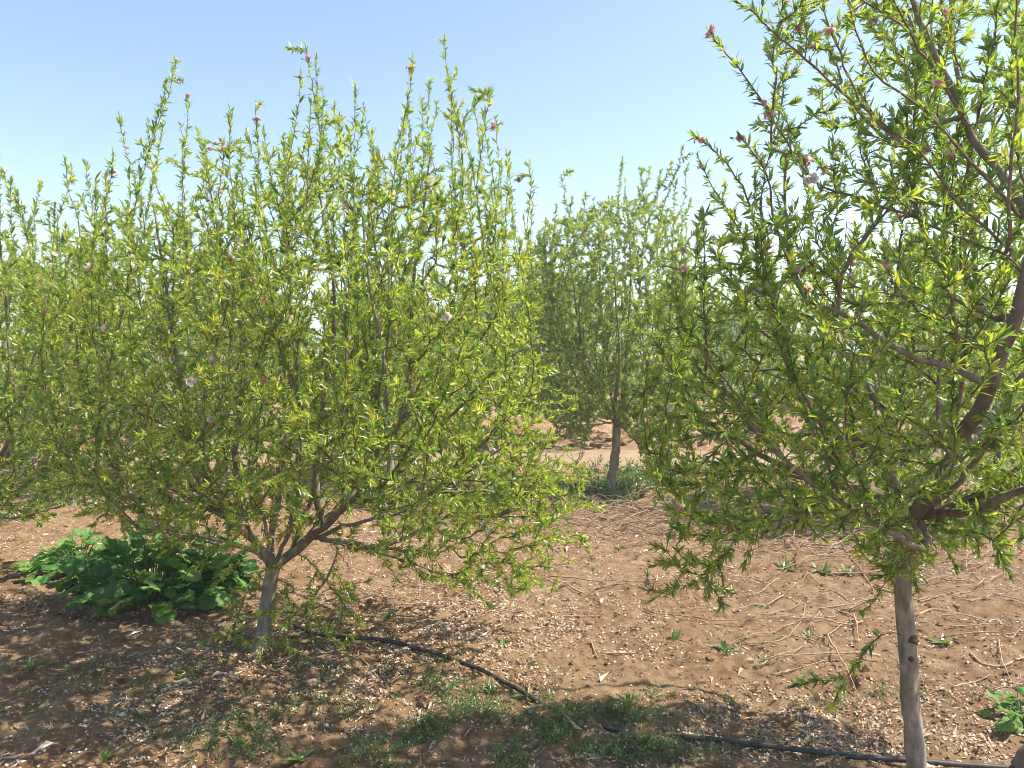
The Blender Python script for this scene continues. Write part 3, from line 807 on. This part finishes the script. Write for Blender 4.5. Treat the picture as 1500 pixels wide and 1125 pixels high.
sheet('path', -26, 26, 10.25, 11.85, .2, .1, PATHM, 'smooth pale dirt path running behind the second tree row', 'path', .02)
sheet('ploughed_field', -34, 34, 12.2, 19.5, .12, .11, PLOUGH, 'strip of dark cloddy ploughed soil beyond the path', 'field', .012)
sheet('crop_field', -160, 160, 24, 95, 2.5, 2.5, CROP, 'low green crop field reaching towards the horizon', 'field', .03, 1.5)

# ------------------------------------------------------------------ fallen petals, litter, clods
def scatter(n, x0, x1, y0, y1, r, weight=None):
    """ground points denser near the viewer"""
    out = np.zeros((0, 2))
    while len(out) < n:
        x = r.uniform(x0, x1, n * 2); y = y0 * (y1 / y0) ** r.uniform(0, 1, n * 2)
        k = np.abs(x) < .82 * y + .4
        if weight is not None: k &= r.uniform(0, 1, n * 2) < weight(x, y)
        out = np.vstack([out, np.stack([x, y], 1)[k]])
    return out[:n]


def wt(x, y):
    base = .10 + 1.1 * np.clip(vnoise(x * 1.3, y * 1.3, 51) + .08, 0, 1) + .9 * np.clip(vnoise(x * 6, y * 6, 52), 0, 1)
    px, py = to_px(np.stack([x, y, y * 0], 1))
    hot = np.exp(-(((px - 680) / 190) ** 2 + ((py - 900) / 70) ** 2)) + .6 * np.exp(-(((px - 500) / 200) ** 2 + ((py - 1010) / 60) ** 2)) + .7 * np.exp(-(((px - 1300) / 200) ** 2 + ((py - 1080) / 60) ** 2))
    return np.clip((base * .42 + hot * .75) * (.22 + 2.0 * np.clip(vnoise(x * 11, y * 11, 53) + .2, 0, 1)), 0, 1)


def flakes(name, n, L, Wd, tint, mat, label, cat, w=wt, seed=3, up=.6, lift=.004, y1=9.5):
    r = np.random.default_rng(seed)
    P = scatter(n, -7, 6, 2.35, y1, r, w); z = ground_z(P[:, 0], P[:, 1]) + lift
    pos = np.column_stack([P, z]); a = r.uniform(0, 2 * PI, n)
    d = np.stack([np.cos(a), np.sin(a), r.normal(.05, .22, n)], 1); nn = np.stack([r.normal(0, up, n), r.normal(0, up, n), np.ones(n)], 1)
    LL = r.uniform(*L, n)
    o = leaves_mesh(name, pos, d, nn, LL, LL * r.uniform(*Wd, n), r.uniform(*tint, n), mat, None, False, .5)
    return tag(o, label, cat, kind='stuff')


flakes('fallen_petals', 40000, (.009, .019), (.6, 1.0), (.35, .95), LITTER, 'pale fallen almond petals scattered over the soil', 'petals')
flakes('leaf_litter', 30000, (.010, .026), (.35, .75), (0, .75), LITTER, 'dry brown leaf and husk litter on the soil', 'leaf litter', seed=4, up=.8)

flakes('dry_straw', 6500, (.025, .075), (.035, .08), (.3, .95), LITTER, 'dry straw bits and thin stalks strewn on the soil', 'dry straw', seed=8, up=.9, lift=.006)

r = np.random.default_rng(9)
mb = MB()
ico = np.array([[0, 0, 1], [.9, 0, .3], [.28, .85, .3], [-.72, .53, .3], [-.72, -.53, .3], [.28, -.85, .3], [.6, .6, -.5], [-.4, .8, -.5], [-.9, 0, -.5], [-.4, -.8, -.5], [.7, -.6, -.5]])
icf = np.array([[0, 1, 2], [0, 2, 3], [0, 3, 4], [0, 4, 5], [0, 5, 1], [1, 6, 2], [2, 7, 3], [3, 8, 4], [4, 9, 5], [5, 10, 1], [6, 7, 2], [7, 8, 3], [8, 9, 4], [9, 10, 5], [10, 6, 1]])
P = scatter(9000, -7, 6, 2.35, 9.5, r)
for x, y in P:
    s_ = r.uniform(.0025, .010) * (2.3 if r.random() < .05 else 1); a = r.uniform(0, 6.28); c, sn = math.cos(a), math.sin(a)
    v = ico * (1 + r.normal(0, .22, (11, 1))) * s_ * np.array([1.2, .9, .7]); v = v @ np.array([[c, sn, 0], [-sn, c, 0], [0, 0, 1]])
    mb.add(v + [x, y, float(ground_z(x, y)) + s_ * .25], None, icf)
P = np.stack([r.uniform(-16, 16, 900), r.uniform(12.1, 16.5, 900)], 1)
for x, y in P:
    s_ = r.uniform(.03, .10); a = r.uniform(0, 6.28); c, sn = math.cos(a), math.sin(a)
    v = ico * (1 + r.normal(0, .25, (11, 1))) * s_ * np.array([1.2, .9, .7]); v = v @ np.array([[c, sn, 0], [-sn, c, 0], [0, 0, 1]])
    mb.add(v + [x, y, float(ground_z(x, y)) + s_ * .2], None, icf)
o = mb.build('soil_crumbs', SOIL, smooth=False); tag(o, 'loose crumbs and clods of brown soil', 'soil crumbs', kind='stuff')

# ------------------------------------------------------------------ drip hose
hp = [(432, 926), (470, 940), (520, 944), (570, 947), (620, 957), (660, 968), (705, 986), (745, 1006), (790, 1030), (830, 1048), (900, 1062), (960, 1070), (1015, 1080), (1080, 1090), (1150, 1104), (1220, 1117), (1300, 1128), (1420, 1138), (1560, 1150)]
Q = np.array([atg(*p) for p in hp]); Q = spline(Q, .05)
Q[:, 2] = ground_z(Q[:, 0], Q[:, 1])
k = np.ones(9) / 9; zz = np.convolve(np.pad(Q[:, 2], 4, 'edge'), k, 'valid'); px_, py_ = to_px(Q); Q[:, 2] = zz + .015 - .03 * np.clip(1 - np.abs(px_ - 905) / 125, 0, 1) ** .5 + .006 * vnoise(np.arange(len(Q)) * .22, np.zeros(len(Q)), 77)
mb = MB(); mb.tube(Q, np.full(len(Q), .0105), 12)
o = mb.build('drip_hose', HOSE); tag(o, 'black irrigation hose lying in a curve on the soil', 'hose')

# ------------------------------------------------------------------ sticks and brush
STG = 'pruned twigs lying on the soil'
SP = [((1088, 842), (1130, 858), (1170, 880), (1215, 887)), ((1140, 848), (1105, 875)), ((1200, 892), (1255, 884), (1300, 880)), ((1222, 896), (1245, 905), (1272, 920)), ((1200, 862), (1225, 868), (1255, 885)),
      ((1180, 885), (1170, 915), (1150, 938)), ((1200, 900), (1185, 925)), ((1090, 942), (1135, 944), (1152, 935)), ((1160, 935), (1195, 945), (1222, 958)), ((1228, 790), (1215, 808), (1196, 817)),
      ((1228, 795), (1255, 835), (1275, 865), (1295, 898)), ((1345, 905), (1365, 898), (1388, 902)), ((1345, 885), (1385, 878)), ((1420, 888), (1455, 880), (1500, 858)), ((1422, 965), (1440, 978), (1470, 980), (1500, 970)),
      ((1392, 924), (1425, 926), (1460, 923)), ((1395, 1012), (1420, 1000), (1450, 992)), ((1445, 1016), (1480, 1013)), ((1130, 985), (1175, 980), (1205, 972)), ((880, 955), (910, 958), (940, 956)), ((820, 900), (850, 899), (880, 897)),
      ((866, 940), (876, 962)), ((880, 792), (920, 778), (950, 774)), ((950, 774), (975, 780), (990, 786)), ((510, 822), (560, 815)), ((1340, 935), (1362, 958)), ((1480, 945), (1500, 930))]
SL = ['long curved pale twig left of the bare straight trunk, ending in a fork of sticks', 'short straight stick leaning across the start of the long curved twig', 'pale straight stick pointing at the bare straight trunk',
      'crooked stick just below the pale straight one by the trunk', 'thin bowed twig between the green weed clump and the bare trunk', 'bent stick pointing down towards the leafy sprout', 'short stub of a stick beside the bent stick',
      'thin flat-lying twig above the two-leaved sprout', 'brown twig slanting down below the bent stick', 'short hooked pale stick beside the green weed clump', 'long thin twig slanting from the hooked stick to the bare trunk',
      'thick curved stick touching the right side of the bare trunk', 'straight stick above the thick curved one right of the trunk', 'long twig rising to the right photo edge', 'curved smooth root-like stick at the right edge',
      'level straight twig above the leafy rosette right of the trunk', 'dark thin stick right of the trunk, sloping up from the shade', 'short pale stick in the sun above the bottom right rock', 'pale straight twig crossing the shade edge left of the trunk', 'pale short straw-like twig on sunlit soil near the flat brown clod',
      'thin twig beside the flat brown clod', 'small stub of wood in the sun above the big shade patch', 'pale long branch lying in front of the brush pile', 'forked pale end of a branch by the brush pile', 'twig on the sunlit soil right of the low forked trunk',
      'short twig sloping away from the trunk knot', 'last short twig at the right edge under the curved stick']
r = np.random.default_rng(17)
for sp, lb in zip(SP, SL):
    Q = np.array([atg(*p) for p in sp]); Q = spline(Q, .02); n = len(Q)
    Q[:, 2] = ground_z(Q[:, 0], Q[:, 1]); kk = min(7, n // 2 * 2 - 1)
    if kk >= 3: Q[:, 2] = np.convolve(np.pad(Q[:, 2], kk // 2, 'edge'), np.ones(kk) / kk, 'valid')[:n]
    Q[:, 2] += .008; Q[:, :2] += np.cumsum(r.normal(0, .0009, (n, 2)), 0)
    r0 = .0042 if 'thick' not in lb and 'root' not in lb else .009
    mb = MB(); mb.tube(Q - Q[0], np.linspace(r0, r0 * .5, n) * (1 + r.normal(0, .06, n)), 7)
    for c in range(r.integers(0, 3)):     # side spurs
        i = r.integers(0, n); d = nrm(np.array([r.normal(), r.normal(), .35])) * r.uniform(.02, .06)
        mb.tube(np.array([Q[i] - Q[0], Q[i] - Q[0] + d * .6, Q[i] - Q[0] + d]), np.array([r0 * .6, r0 * .45, r0 * .3]), 5)
    o = mb.build('pruned_twig', DRY); o.location = Q[0]; tag(o, lb, 'twig', STG)

mb = MB(); r = np.random.default_rng(23)


def brush(px, py, sx, sy, n, h):
    for _ in range(n):
        p = atg(px + r.normal(0, sx), py + r.normal(0, sy)); a = r.normal(0, .7) + (PI if r.random() < .5 else 0)
        L = r.uniform(.25, .9); m = 8; t = np.linspace(0, 1, m)
        cur = r.normal(0, .28); ang = a + cur * t
        Q = np.column_stack([np.cumsum(np.cos(ang)) * L / m, np.cumsum(np.sin(ang)) * L / m, np.zeros(m)]) + p
        Q[:, 2] = ground_z(Q[:, 0], Q[:, 1]) + .01 + r.uniform(0, h) * np.sin(PI * np.clip(t * r.uniform(.7, 1.3), 0, 1)) + r.uniform(0, h * .5)
        r0 = r.uniform(.0018, .0065); mb.tube(Q, np.linspace(r0, r0 * .35, m), 5)


brush(930, 765, 60, 16, 150, .12); brush(1250, 790, 120, 20, 120, .10); brush(640, 738, 120, 14, 150, .22); brush(720, 750, 90, 22, 110, .12); brush(270, 715, 80, 14, 140, .15); brush(1420, 860, 90, 50, 35, .04); brush(1180, 890, 90, 50, 25, .02)
brush(450, 720, 60, 14, 60, .1); brush(700, 850, 150, 40, 40, .03)
o = mb.build('pruned_brush', DRY); tag(o, 'tangled brown pruned brush lying behind the front trees', 'brush', kind='stuff')

# ------------------------------------------------------------------ broad-leaved plants
def broad_leaf(mb, p, d, nn, R, r, lobes, tint, m=0):
    """rounded lobed leaf with folds along its veins"""
    d = nrm(d); s_ = nrm(np.cross(d, nn)); nn = np.cross(s_, d); n = 30
    th = np.linspace(-PI, PI, n, endpoint=False)
    rad = (1 + .20 * np.abs(np.cos(th * lobes / 2)) + r.normal(0, .04, n)) * (1 - .35 * np.exp(-((np.abs(th) - PI) / .35) ** 2)) * (1 + .28 * np.cos(th))
    rings = []
    for f in (.35, .7, 1.0):
        fold = .11 * np.cos(th * lobes + .6) * f * f + .07 * np.sin(th * 3 + r.uniform(0, 6)) * f; cup = r.uniform(-.25, .5) * f * f - .10 * f
        rings.append(p + (d * ((np.cos(th) * .85 + .55) * 1)[:, None] * 0 + d * (np.cos(th) * rad * f)[:, None] * R + s_ * (np.sin(th) * rad * f * .92)[:, None] * R) + nn * ((fold - cup) * R + r.normal(0, .012, n) * R * f)[:, None] + d * R * .7)
    V = np.vstack([p[None] + d * R * .7] + rings)
    t = [[0, 1 + k, 1 + (k + 1) % n] for k in range(n)]
    q = [[1 + g_ * n + k, 1 + (g_ + 1) * n + k, 1 + (g_ + 1) * n + (k + 1) % n, 1 + g_ * n + (k + 1) % n] for g_ in range(2) for k in range(n)]
    mb.add(V, np.array(q), np.array(t), tint, m)


def clump(px, py, n, Rx, Ry, H, size, lobes, tint, seed, name, label, cat='plant', group=None):
    r = np.random.default_rng(seed); c = atg(px, py); c[2] = float(ground_z(c[0], c[1]))
    root = thing(name, c, label, cat, group)
    lv = MB(); st = MB()
    for k in range(n):
        a = r.uniform(0, 2 * PI); f = math.sqrt(r.uniform(.02, 1)); x = math.cos(a) * f * Rx; y = math.sin(a) * f * Ry
        z = H * (1 - .75 * f ** 1.6) * r.uniform(.3, 1.25) + .02
        out = nrm(np.array([x / Rx, y / Ry, .0]) + r.normal(0, .3, 3)); out[2] = r.uniform(-.5, .9) - .3 * f
        nn = np.array([x / Rx * .55 + r.normal(0, .28), y / Ry * .55 + r.normal(0, .28), 1.0])
        p = np.array([x, y, z]); R = size * r.uniform(.55, 1.15)
        broad_leaf(lv, p, out, nn, R, r, lobes, np.clip(tint + r.normal(0, .26), 0, 1))
        b = np.array([x * .25, y * .25, 0]); mid = (b + p) / 2 + np.array([0, 0, .05])
        Q = spline(np.array([b, mid, p, p + nrm(out) * R * .7]), .05); st.tube(Q, np.linspace(.004, .002, len(Q)), 5, a=.5)
    lv.build('foliage', BROAD, root); st.build('stems', BROAD, root)
    return root


PG = 'broad-leaved plants under the left tree'
clump(222, 884, 135, .50, .40, .36, .066, 7, .65, 1, 'mallow_plant', 'large dark green broad-leaved plant beside the low forked trunk', group=PG)
clump(118, 842, 110, .36, .30, .24, .045, 7, .85, 2, 'mallow_plant', 'lighter green jagged-leaved plant left of the large broad-leaved one', group=PG)
clump(312, 868, 100, .26, .26, .30, .04, 5, .4, 3, 'mallow_plant', 'small-leaved dark plant between the large broad-leaved one and the forked trunk', group=PG)
clump(1500, 1068, 26, .13, .12, .12, .035, 5, .8, 4, 'mallow_plant', 'pale green leafy weed above the rock in the bottom right corner')


def rosette(px, py, n, L, seed, label, up=.6, W=.34, cat='weed', tint=.5):
    r = np.random.default_rng(seed); c = atg(px, py); c[2] = float(ground_z(c[0], c[1])) - .004
    a = np.arange(n) * 2.4 + r.uniform(0, 6); e = np.clip(r.normal(up, .25, n), .05, 1.35)
    d = np.stack([np.cos(a) * np.cos(e), np.sin(a) * np.cos(e), np.sin(e)], 1)
    nn = np.array([0, 0, 1.0]) - d * d[:, 2:3] + r.normal(0, .15, (n, 3)); LL = L * r.uniform(.6, 1.15, n)
    o = leaves_mesh('broadleaf_weed', np.zeros((n, 3)) + r.normal(0, .004, (n, 3)) * [1, 1, 0], d, nn, LL, LL * W * r.uniform(.8, 1.2, n), np.clip(tint + r.normal(0, .2, n), 0, 1), WEED, None, True, .5)
    o.location = c
    return tag(o, label, cat, 'small weeds on the soil')


for k, (px, py, n, L, lb, up) in enumerate([
    (988, 938, 7, .07, 'upright small weed on sunlit soil left of the two-leaved sprout', .9), (1060, 948, 8, .075, 'darker upright weed left of the thin flat-lying twig', .9), (1121, 966, 4, .06, 'two-leaved bright sprout at the edge of the right shade', .7),
    (1122, 884, 10, .07, 'feathery grey-green weed below the long curved pale twig', .5), (1385, 944, 8, .09, 'leafy rosette right of the bare straight trunk', .6), (1205, 838, 30, .10, 'spreading green weed clump behind the long curved twig', .45),
    (1150, 832, 26, .10, 'green weed clump left of the spreading one, under the low leaves', .45), (1245, 842, 18, .08, 'small dark weed right of the spreading clump', .5), (565, 905, 26, .055, 'round dark green weed on soil right of the forked trunk', .7),
    (721, 1012, 6, .07, 'pale green weed standing beside the hose bend', 1.0), (737, 944, 9, .045, 'yellowish weed in the densest fallen petals', .9), (578, 1030, 8, .05, 'small upright weed in front of the hose', 1.0),
    (920, 1030, 9, .06, 'grey-green weed in the big shade patch behind the hidden hose', .6), (45, 995, 22, .06, 'pale green weed in shade near the left photo edge', .7), (205, 1052, 14, .05, 'small weed in shade below the hanging spray', .8),
    (152, 1120, 5, .07, 'green sprout at the bottom edge, left', .9), (440, 1118, 10, .08, 'bright leafy weed at the bottom edge near the petals', .7), (348, 1100, 22, .05, 'low green weed tuft near the bottom edge', .9),
    (868, 838, 8, .055, 'small weed on sunlit soil below the brush', .5), (905, 800, 22, .06, 'flat dark weed patch in front of the brush', .3), (960, 803, 9, .06, 'green weed in front of the pale long branch', .6),
    (1075, 866, 8, .06, 'grey-green weed under the low hanging leaves of the right tree', .6), (1185, 932, 6, .05, 'tiny green weed between the bent stick and the trunk', .6), (1170, 1002, 7, .06, 'small green weed in the right shade near the hanging sprig', .8),
    (1470, 922, 6, .045, 'yellow-green seedling near the right photo edge', .4), (590, 875, 10, .05, 'dark small weed beyond the round dark one', .5), (345, 1060, 10, .05, 'grey weed among fallen petals in front of the forked trunk', .7)]):
    rosette(px, py, n, L, 100 + k, lb, up, W=.36 if n < 12 else .28, tint=.6)

# fine ground weeds: tufts of tiny divided leaves
def weed_cover(name, patches, seed, label, leafL, hgt, spread, y=True):
    r = np.random.default_rng(seed); pos = []; d = []; nn = []; L = []; tt = []
    for (px, py, sx, sy, n) in patches:
        for _ in range(n):
            c = atg(px + r.normal(0, sx), py + r.normal(0, sy)); c[2] = float(ground_z(c[0], c[1]))
            if c[1] < 2.2 or float(vnoise(c[0] * 5.5, c[1] * 5.5, seed)) < r.uniform(-.25, .15): continue
            h = hgt * r.uniform(.3, 1.7); tn = np.clip(r.normal(.5, .2), 0, 1)
            for s_ in range(r.integers(2, 5)):
                a = r.uniform(0, 6.28); tip = np.array([math.cos(a), math.sin(a), 0]) * r.uniform(.2, 1) * spread + np.array([0, 0, h * r.uniform(.5, 1.1)])
                m = r.integers(5, 10)
                for k in range(m):
                    f = (k + .5) / m; dv = nrm(tip) + r.normal(0, .6, 3)
                    pos.append(c + tip * f); d.append(dv); nn.append(np.array([0, 0, 1]) + r.normal(0, .5, 3)); L.append(leafL * r.uniform(.5, 1.2)); tt.append(np.clip(tn + r.normal(0, .15), 0, 1))
    n = len(pos); L = np.array(L)
    o = leaves_mesh(name, np.array(pos), np.array(d), np.array(nn), L, L * r.uniform(.25, .5, n), np.array(tt), WEED, None, False, .3)
    print(name, n)
    return tag(o, label, 'ground cover', kind='stuff')


weed_cover('ground_weeds', [(880, 1060, 60, 18, 520), (690, 1045, 45, 22, 230), (960, 1085, 45, 15, 260), (620, 1085, 60, 22, 230), (820, 1095, 80, 15, 260), (360, 1100, 40, 14, 70), (480, 1060, 60, 30, 50), (640, 1015, 20, 12, 30),
                             (110, 990, 60, 20, 40), (250, 1000, 60, 40, 30), (420, 985, 40, 20, 40), (600, 850, 80, 40, 30), (1090, 960, 60, 20, 20), (1370, 1020, 50, 20, 25), (520, 960, 120, 30, 40), (1200, 1060, 80, 25, 30),
                             (300, 1070, 120, 30, 90), (760, 1070, 200, 35, 260), (560, 1000, 120, 30, 90), (900, 1000, 160, 25, 60), (150, 1050, 120, 40, 70), (1150, 1040, 150, 40, 70), (650, 1110, 120, 12, 90)], 61, 'fine feathery green weeds growing through the shaded soil', .013, .042, .04)
weed_cover('grass', [(960, 700, 40, 8, 240), (890, 716, 45, 9, 300), (700, 690, 90, 14, 160), (1450, 690, 60, 18, 240), (1250, 700, 120, 12, 160), (780, 705, 80, 10, 130), (1050, 705, 70, 10, 120), (600, 710, 90, 12, 80), (710, 722, 90, 14, 170), (780, 745, 50, 12, 60), (150, 745, 120, 10, 80), (960, 735, 40, 6, 60)], 62,
           'bright green grass strip around the second tree row', .05, .10, .07)

# ------------------------------------------------------------------ stones
def stone(name, c, S, seed, mat, label, cat):
    r = np.random.default_rng(seed); nu, nv = 28, 16; V = []
    for i in range(nv + 1):
        ph = PI * i / nv
        for j in range(nu):
            th = 2 * PI * j / nu; v = np.array([math.sin(ph) * math.cos(th), math.sin(ph) * math.sin(th), math.cos(ph)])
            k = 1 + .35 * float(vnoise(np.array(v[0] * 1.7 + seed), np.array(v[1] * 1.7 + v[2] * 1.3), seed)) + .14 * float(vnoise(np.array(v[0] * 5 + v[2] * 3), np.array(v[1] * 5 - v[2] * 2), seed + 1))
            V.append(v * k * S)
    q = [[i * nu + j, (i + 1) * nu + j, (i + 1) * nu + (j + 1) % nu, i * nu + (j + 1) % nu] for i in range(nv) for j in range(nu)]
    o = mesh_obj(name, np.array(V), [np.array(q)], mat); o.location = c
    return tag(o, label, cat)


c = atg(860, 905); stone('soil_clod', (c[0], c[1], float(ground_z(c[0], c[1])) + .008), np.array([.042, .026, .018]), 5, CLOD, 'flat dark brown clod on the open sunlit soil', 'clod')
c = atg(1545, 1155); stone('rock', (c[0] + .03, c[1], float(ground_z(c[0], c[1])) + .02), np.array([.15, .15, .12]), 6, ROCK, 'dark grey rock cut off by the bottom right corner', 'rock')

# ------------------------------------------------------------------ beyond the path
def cypress(px, py, H, W, seed, label):
    r = np.random.default_rng(seed); c = atg(px, py); c[2] = float(ground_z(c[0], c[1]))
    root = thing('conifer', c, label, 'tree', 'small dark conifers beyond the path')
    n = 5200; z = r.uniform(.03, 1, n) ** .9; a = r.uniform(0, 2 * PI, n)
    w = W * np.clip(1.15 * (1 - z) ** .55, .05, 1) * (.75 + .5 * (vnoise(a * 2, z * 9, seed) + .5)) * np.sqrt(r.uniform(.25, 1, n))
    pos = np.stack([np.cos(a) * w, np.sin(a) * w, z * H], 1); d = np.stack([np.cos(a) * .5, np.sin(a) * .5, np.ones(n)], 1) + r.normal(0, .35, (n, 3))
    L = r.uniform(.05, .12, n)
    leaves_mesh('crown', pos, d, r.normal(0, 1, (n, 3)), L, L * .3, r.uniform(0, 1, n), CONIF, root, False)
    mb = MB(); mb.tube(np.array([[0, 0, -.05], [0, 0, H * .4], [0, 0, H * .9]]), np.array([.04, .03, .008]), 8); mb.build('trunk', BARK, root)


cypress(1262, 592, 1.5, .26, 73, 'slim dark conifer beyond the ploughed soil, left of its twin')
cypress(1286, 590, 1.3, .22, 74, 'slim dark conifer beyond the ploughed soil, right of its twin')


def bare_sapling(px, py, H, seed, label):
    r = np.random.default_rng(seed); c = atg(px, py); c[2] = float(ground_z(c[0], c[1])); mb = MB()
    mb.tube(np.array([[0, 0, -.03], [.01, 0, H * .25], [0, 0, H * .5]]), np.array([.016, .014, .012]), 8)
    for k in range(5):
        a = r.uniform(0, 6.28); s0 = H * r.uniform(.25, .5); e = np.array([math.cos(a) * H * .35, math.sin(a) * H * .35, H * r.uniform(.7, 1.05)])
        mb.tube(spline(np.array([[0, 0, s0], [e[0] * .6, e[1] * .6, (s0 + e[2]) * .48], e]), .05), np.linspace(.009, .003, len(spline(np.array([[0, 0, s0], [e[0] * .6, e[1] * .6, (s0 + e[2]) * .48], e]), .05))), 6)
    o = mb.build('bare_sapling', BARK); o.location = c; tag(o, label, 'sapling')


bare_sapling(843, 690, .36, 1, 'bare dark sapling left of the pale second-row trunk')
bare_sapling(873, 693, .26, 2, 'tiny bare sapling close beside the pale second-row trunk')

# far trees on the horizon
def far_tree(seed, H, W):
    r = np.random.default_rng(seed); n = 6500
    root = thing('field_tree', (0, 0, 0), '', 'tree', 'trees across the far field')
    cl = r.normal(0, 1, (26, 3)) * [W * .42, W * .42, H * .17] + [0, 0, H * .6]
    k = r.integers(0, 26, n); pos = cl[k] + r.normal(0, 1, (n, 3)) * [W * .15, W * .15, H * .085]; pos = pos[pos[:, 2] > .35]; n = len(pos)
    L = r.uniform(.12, .28, n)
    leaves_mesh('crown', pos, r.normal(0, 1, (n, 3)), r.normal(0, 1, (n, 3)), L, L * .5, r.uniform(0, .7, n), LEAF, root, False)
    mb = MB(); mb.tube(np.array([[0, 0, -.1], [.05, 0, H * .3], [0, .05, H * .6]]), np.array([.14, .11, .06]), 8)
    for c in cl[:8]: mb.tube(np.array([[0, 0, H * .3], (c + [0, 0, H * .3]) / 2, c]), np.array([.06, .045, .02]), 6)
    mb.build('trunk', BARK, root); return root


f1 = far_tree(81, 5.2, 3.2); f2 = far_tree(82, 4.4, 3.6)
spots = [(f1, 770, 38, 1.0, 'grey-green far tree in the gap between the bushy tree and the middle tree'), (f2, 690, 46, 1.0, 'far tree low on the horizon behind the right part of the bushy tree'), (f2, 1070, 52, 1.1, 'far tree behind the gap left of the tall right tree'),
         (f1, 1330, 60, 1.1, 'far tree on the horizon seen through the tall right tree'), (f2, 840, 60, 1.1, 'smallest far tree in the gap left of the middle tree')]
done = set()
for (src, px, y, sc, lb) in spots:
    x = (px - 750) / F * y
    if id(src) not in done:
        done.add(id(src)); src.location = (x, y, float(ground_z(x, y))); src.scale = (sc,) * 3; src['label'] = lb
    else: place_copy(src, x, y, px * .7, sc, lb)

# ------------------------------------------------------------------ warm hazy air
hz = np.array([[x, y, z] for x in (-1000, 1000) for y in (-90, 2100) for z in (-2.0, 9.0)], float)
hf = np.array([[0, 1, 3, 2], [4, 6, 7, 5], [0, 4, 5, 1], [2, 3, 7, 6], [0, 2, 6, 4], [1, 5, 7, 3]])
M = Mat('hazy_air'); v = M.n('ShaderNodeVolumePrincipled'); v.inputs['Density'].default_value = .0045; v.inputs['Color'].default_value = (.93, .95, .97, 1); v.inputs['Anisotropy'].default_value = .3
M.l(v.outputs[0], M.out.inputs['Volume'])
tag(mesh_obj('haze', hz, [hf], M.m, smooth=False), 'thin pale haze in the air over the orchard', 'haze', kind='stuff')

# ------------------------------------------------------------------ light, sky, camera
EL, AZ = math.radians(53), math.radians(86)      # azimuth from +Y towards +X
sd = np.array([math.cos(EL) * math.sin(AZ), math.cos(EL) * math.cos(AZ), math.sin(EL)])
L = bpy.data.lights.new('sun', 'SUN'); L.energy = 5; L.angle = math.radians(.53); L.color = (1, .93, .82)
lo = bpy.data.objects.new('sun', L); C.objects.link(lo); lo.location = (0, 0, 20)
lo.rotation_euler = mathutils.Vector(sd).to_track_quat('Z', 'Y').to_euler()
w = bpy.data.worlds.new('World'); bpy.context.scene.world = w; w.use_nodes = True
nt = w.node_tree; bg = nt.nodes['Background']
sk = nt.nodes.new('ShaderNodeTexSky'); sk.sky_type = 'NISHITA'; sk.sun_disc = False; sk.sun_elevation = EL; sk.sun_rotation = AZ
sk.air_density = 1.0; sk.dust_density = .8; sk.ozone_density = .2; sk.altitude = 50
nt.links.new(sk.outputs[0], bg.inputs['Color']); bg.inputs['Strength'].default_value = .122

cam = bpy.data.cameras.new('camera'); cam.sensor_width = 36; cam.lens = F / 1500 * 36; cam.clip_start = .05; cam.clip_end = 4000
co = bpy.data.objects.new('camera', cam); C.objects.link(co); co.location = CAM; co.rotation_euler = (PI / 2 - PITCH, 0, 0)
S = bpy.context.scene; S.camera = co
S.view_settings.view_transform = 'Standard'; S.view_settings.look = 'None'; S.view_settings.exposure = 1.1; S.view_settings.gamma = 1
S.cycles.use_denoising = True; S.cycles.filter_width = 1.0
S.cycles.max_bounces = 8; S.cycles.diffuse_bounces = 4; S.cycles.transmission_bounces = 6; S.cycles.glossy_bounces = 2
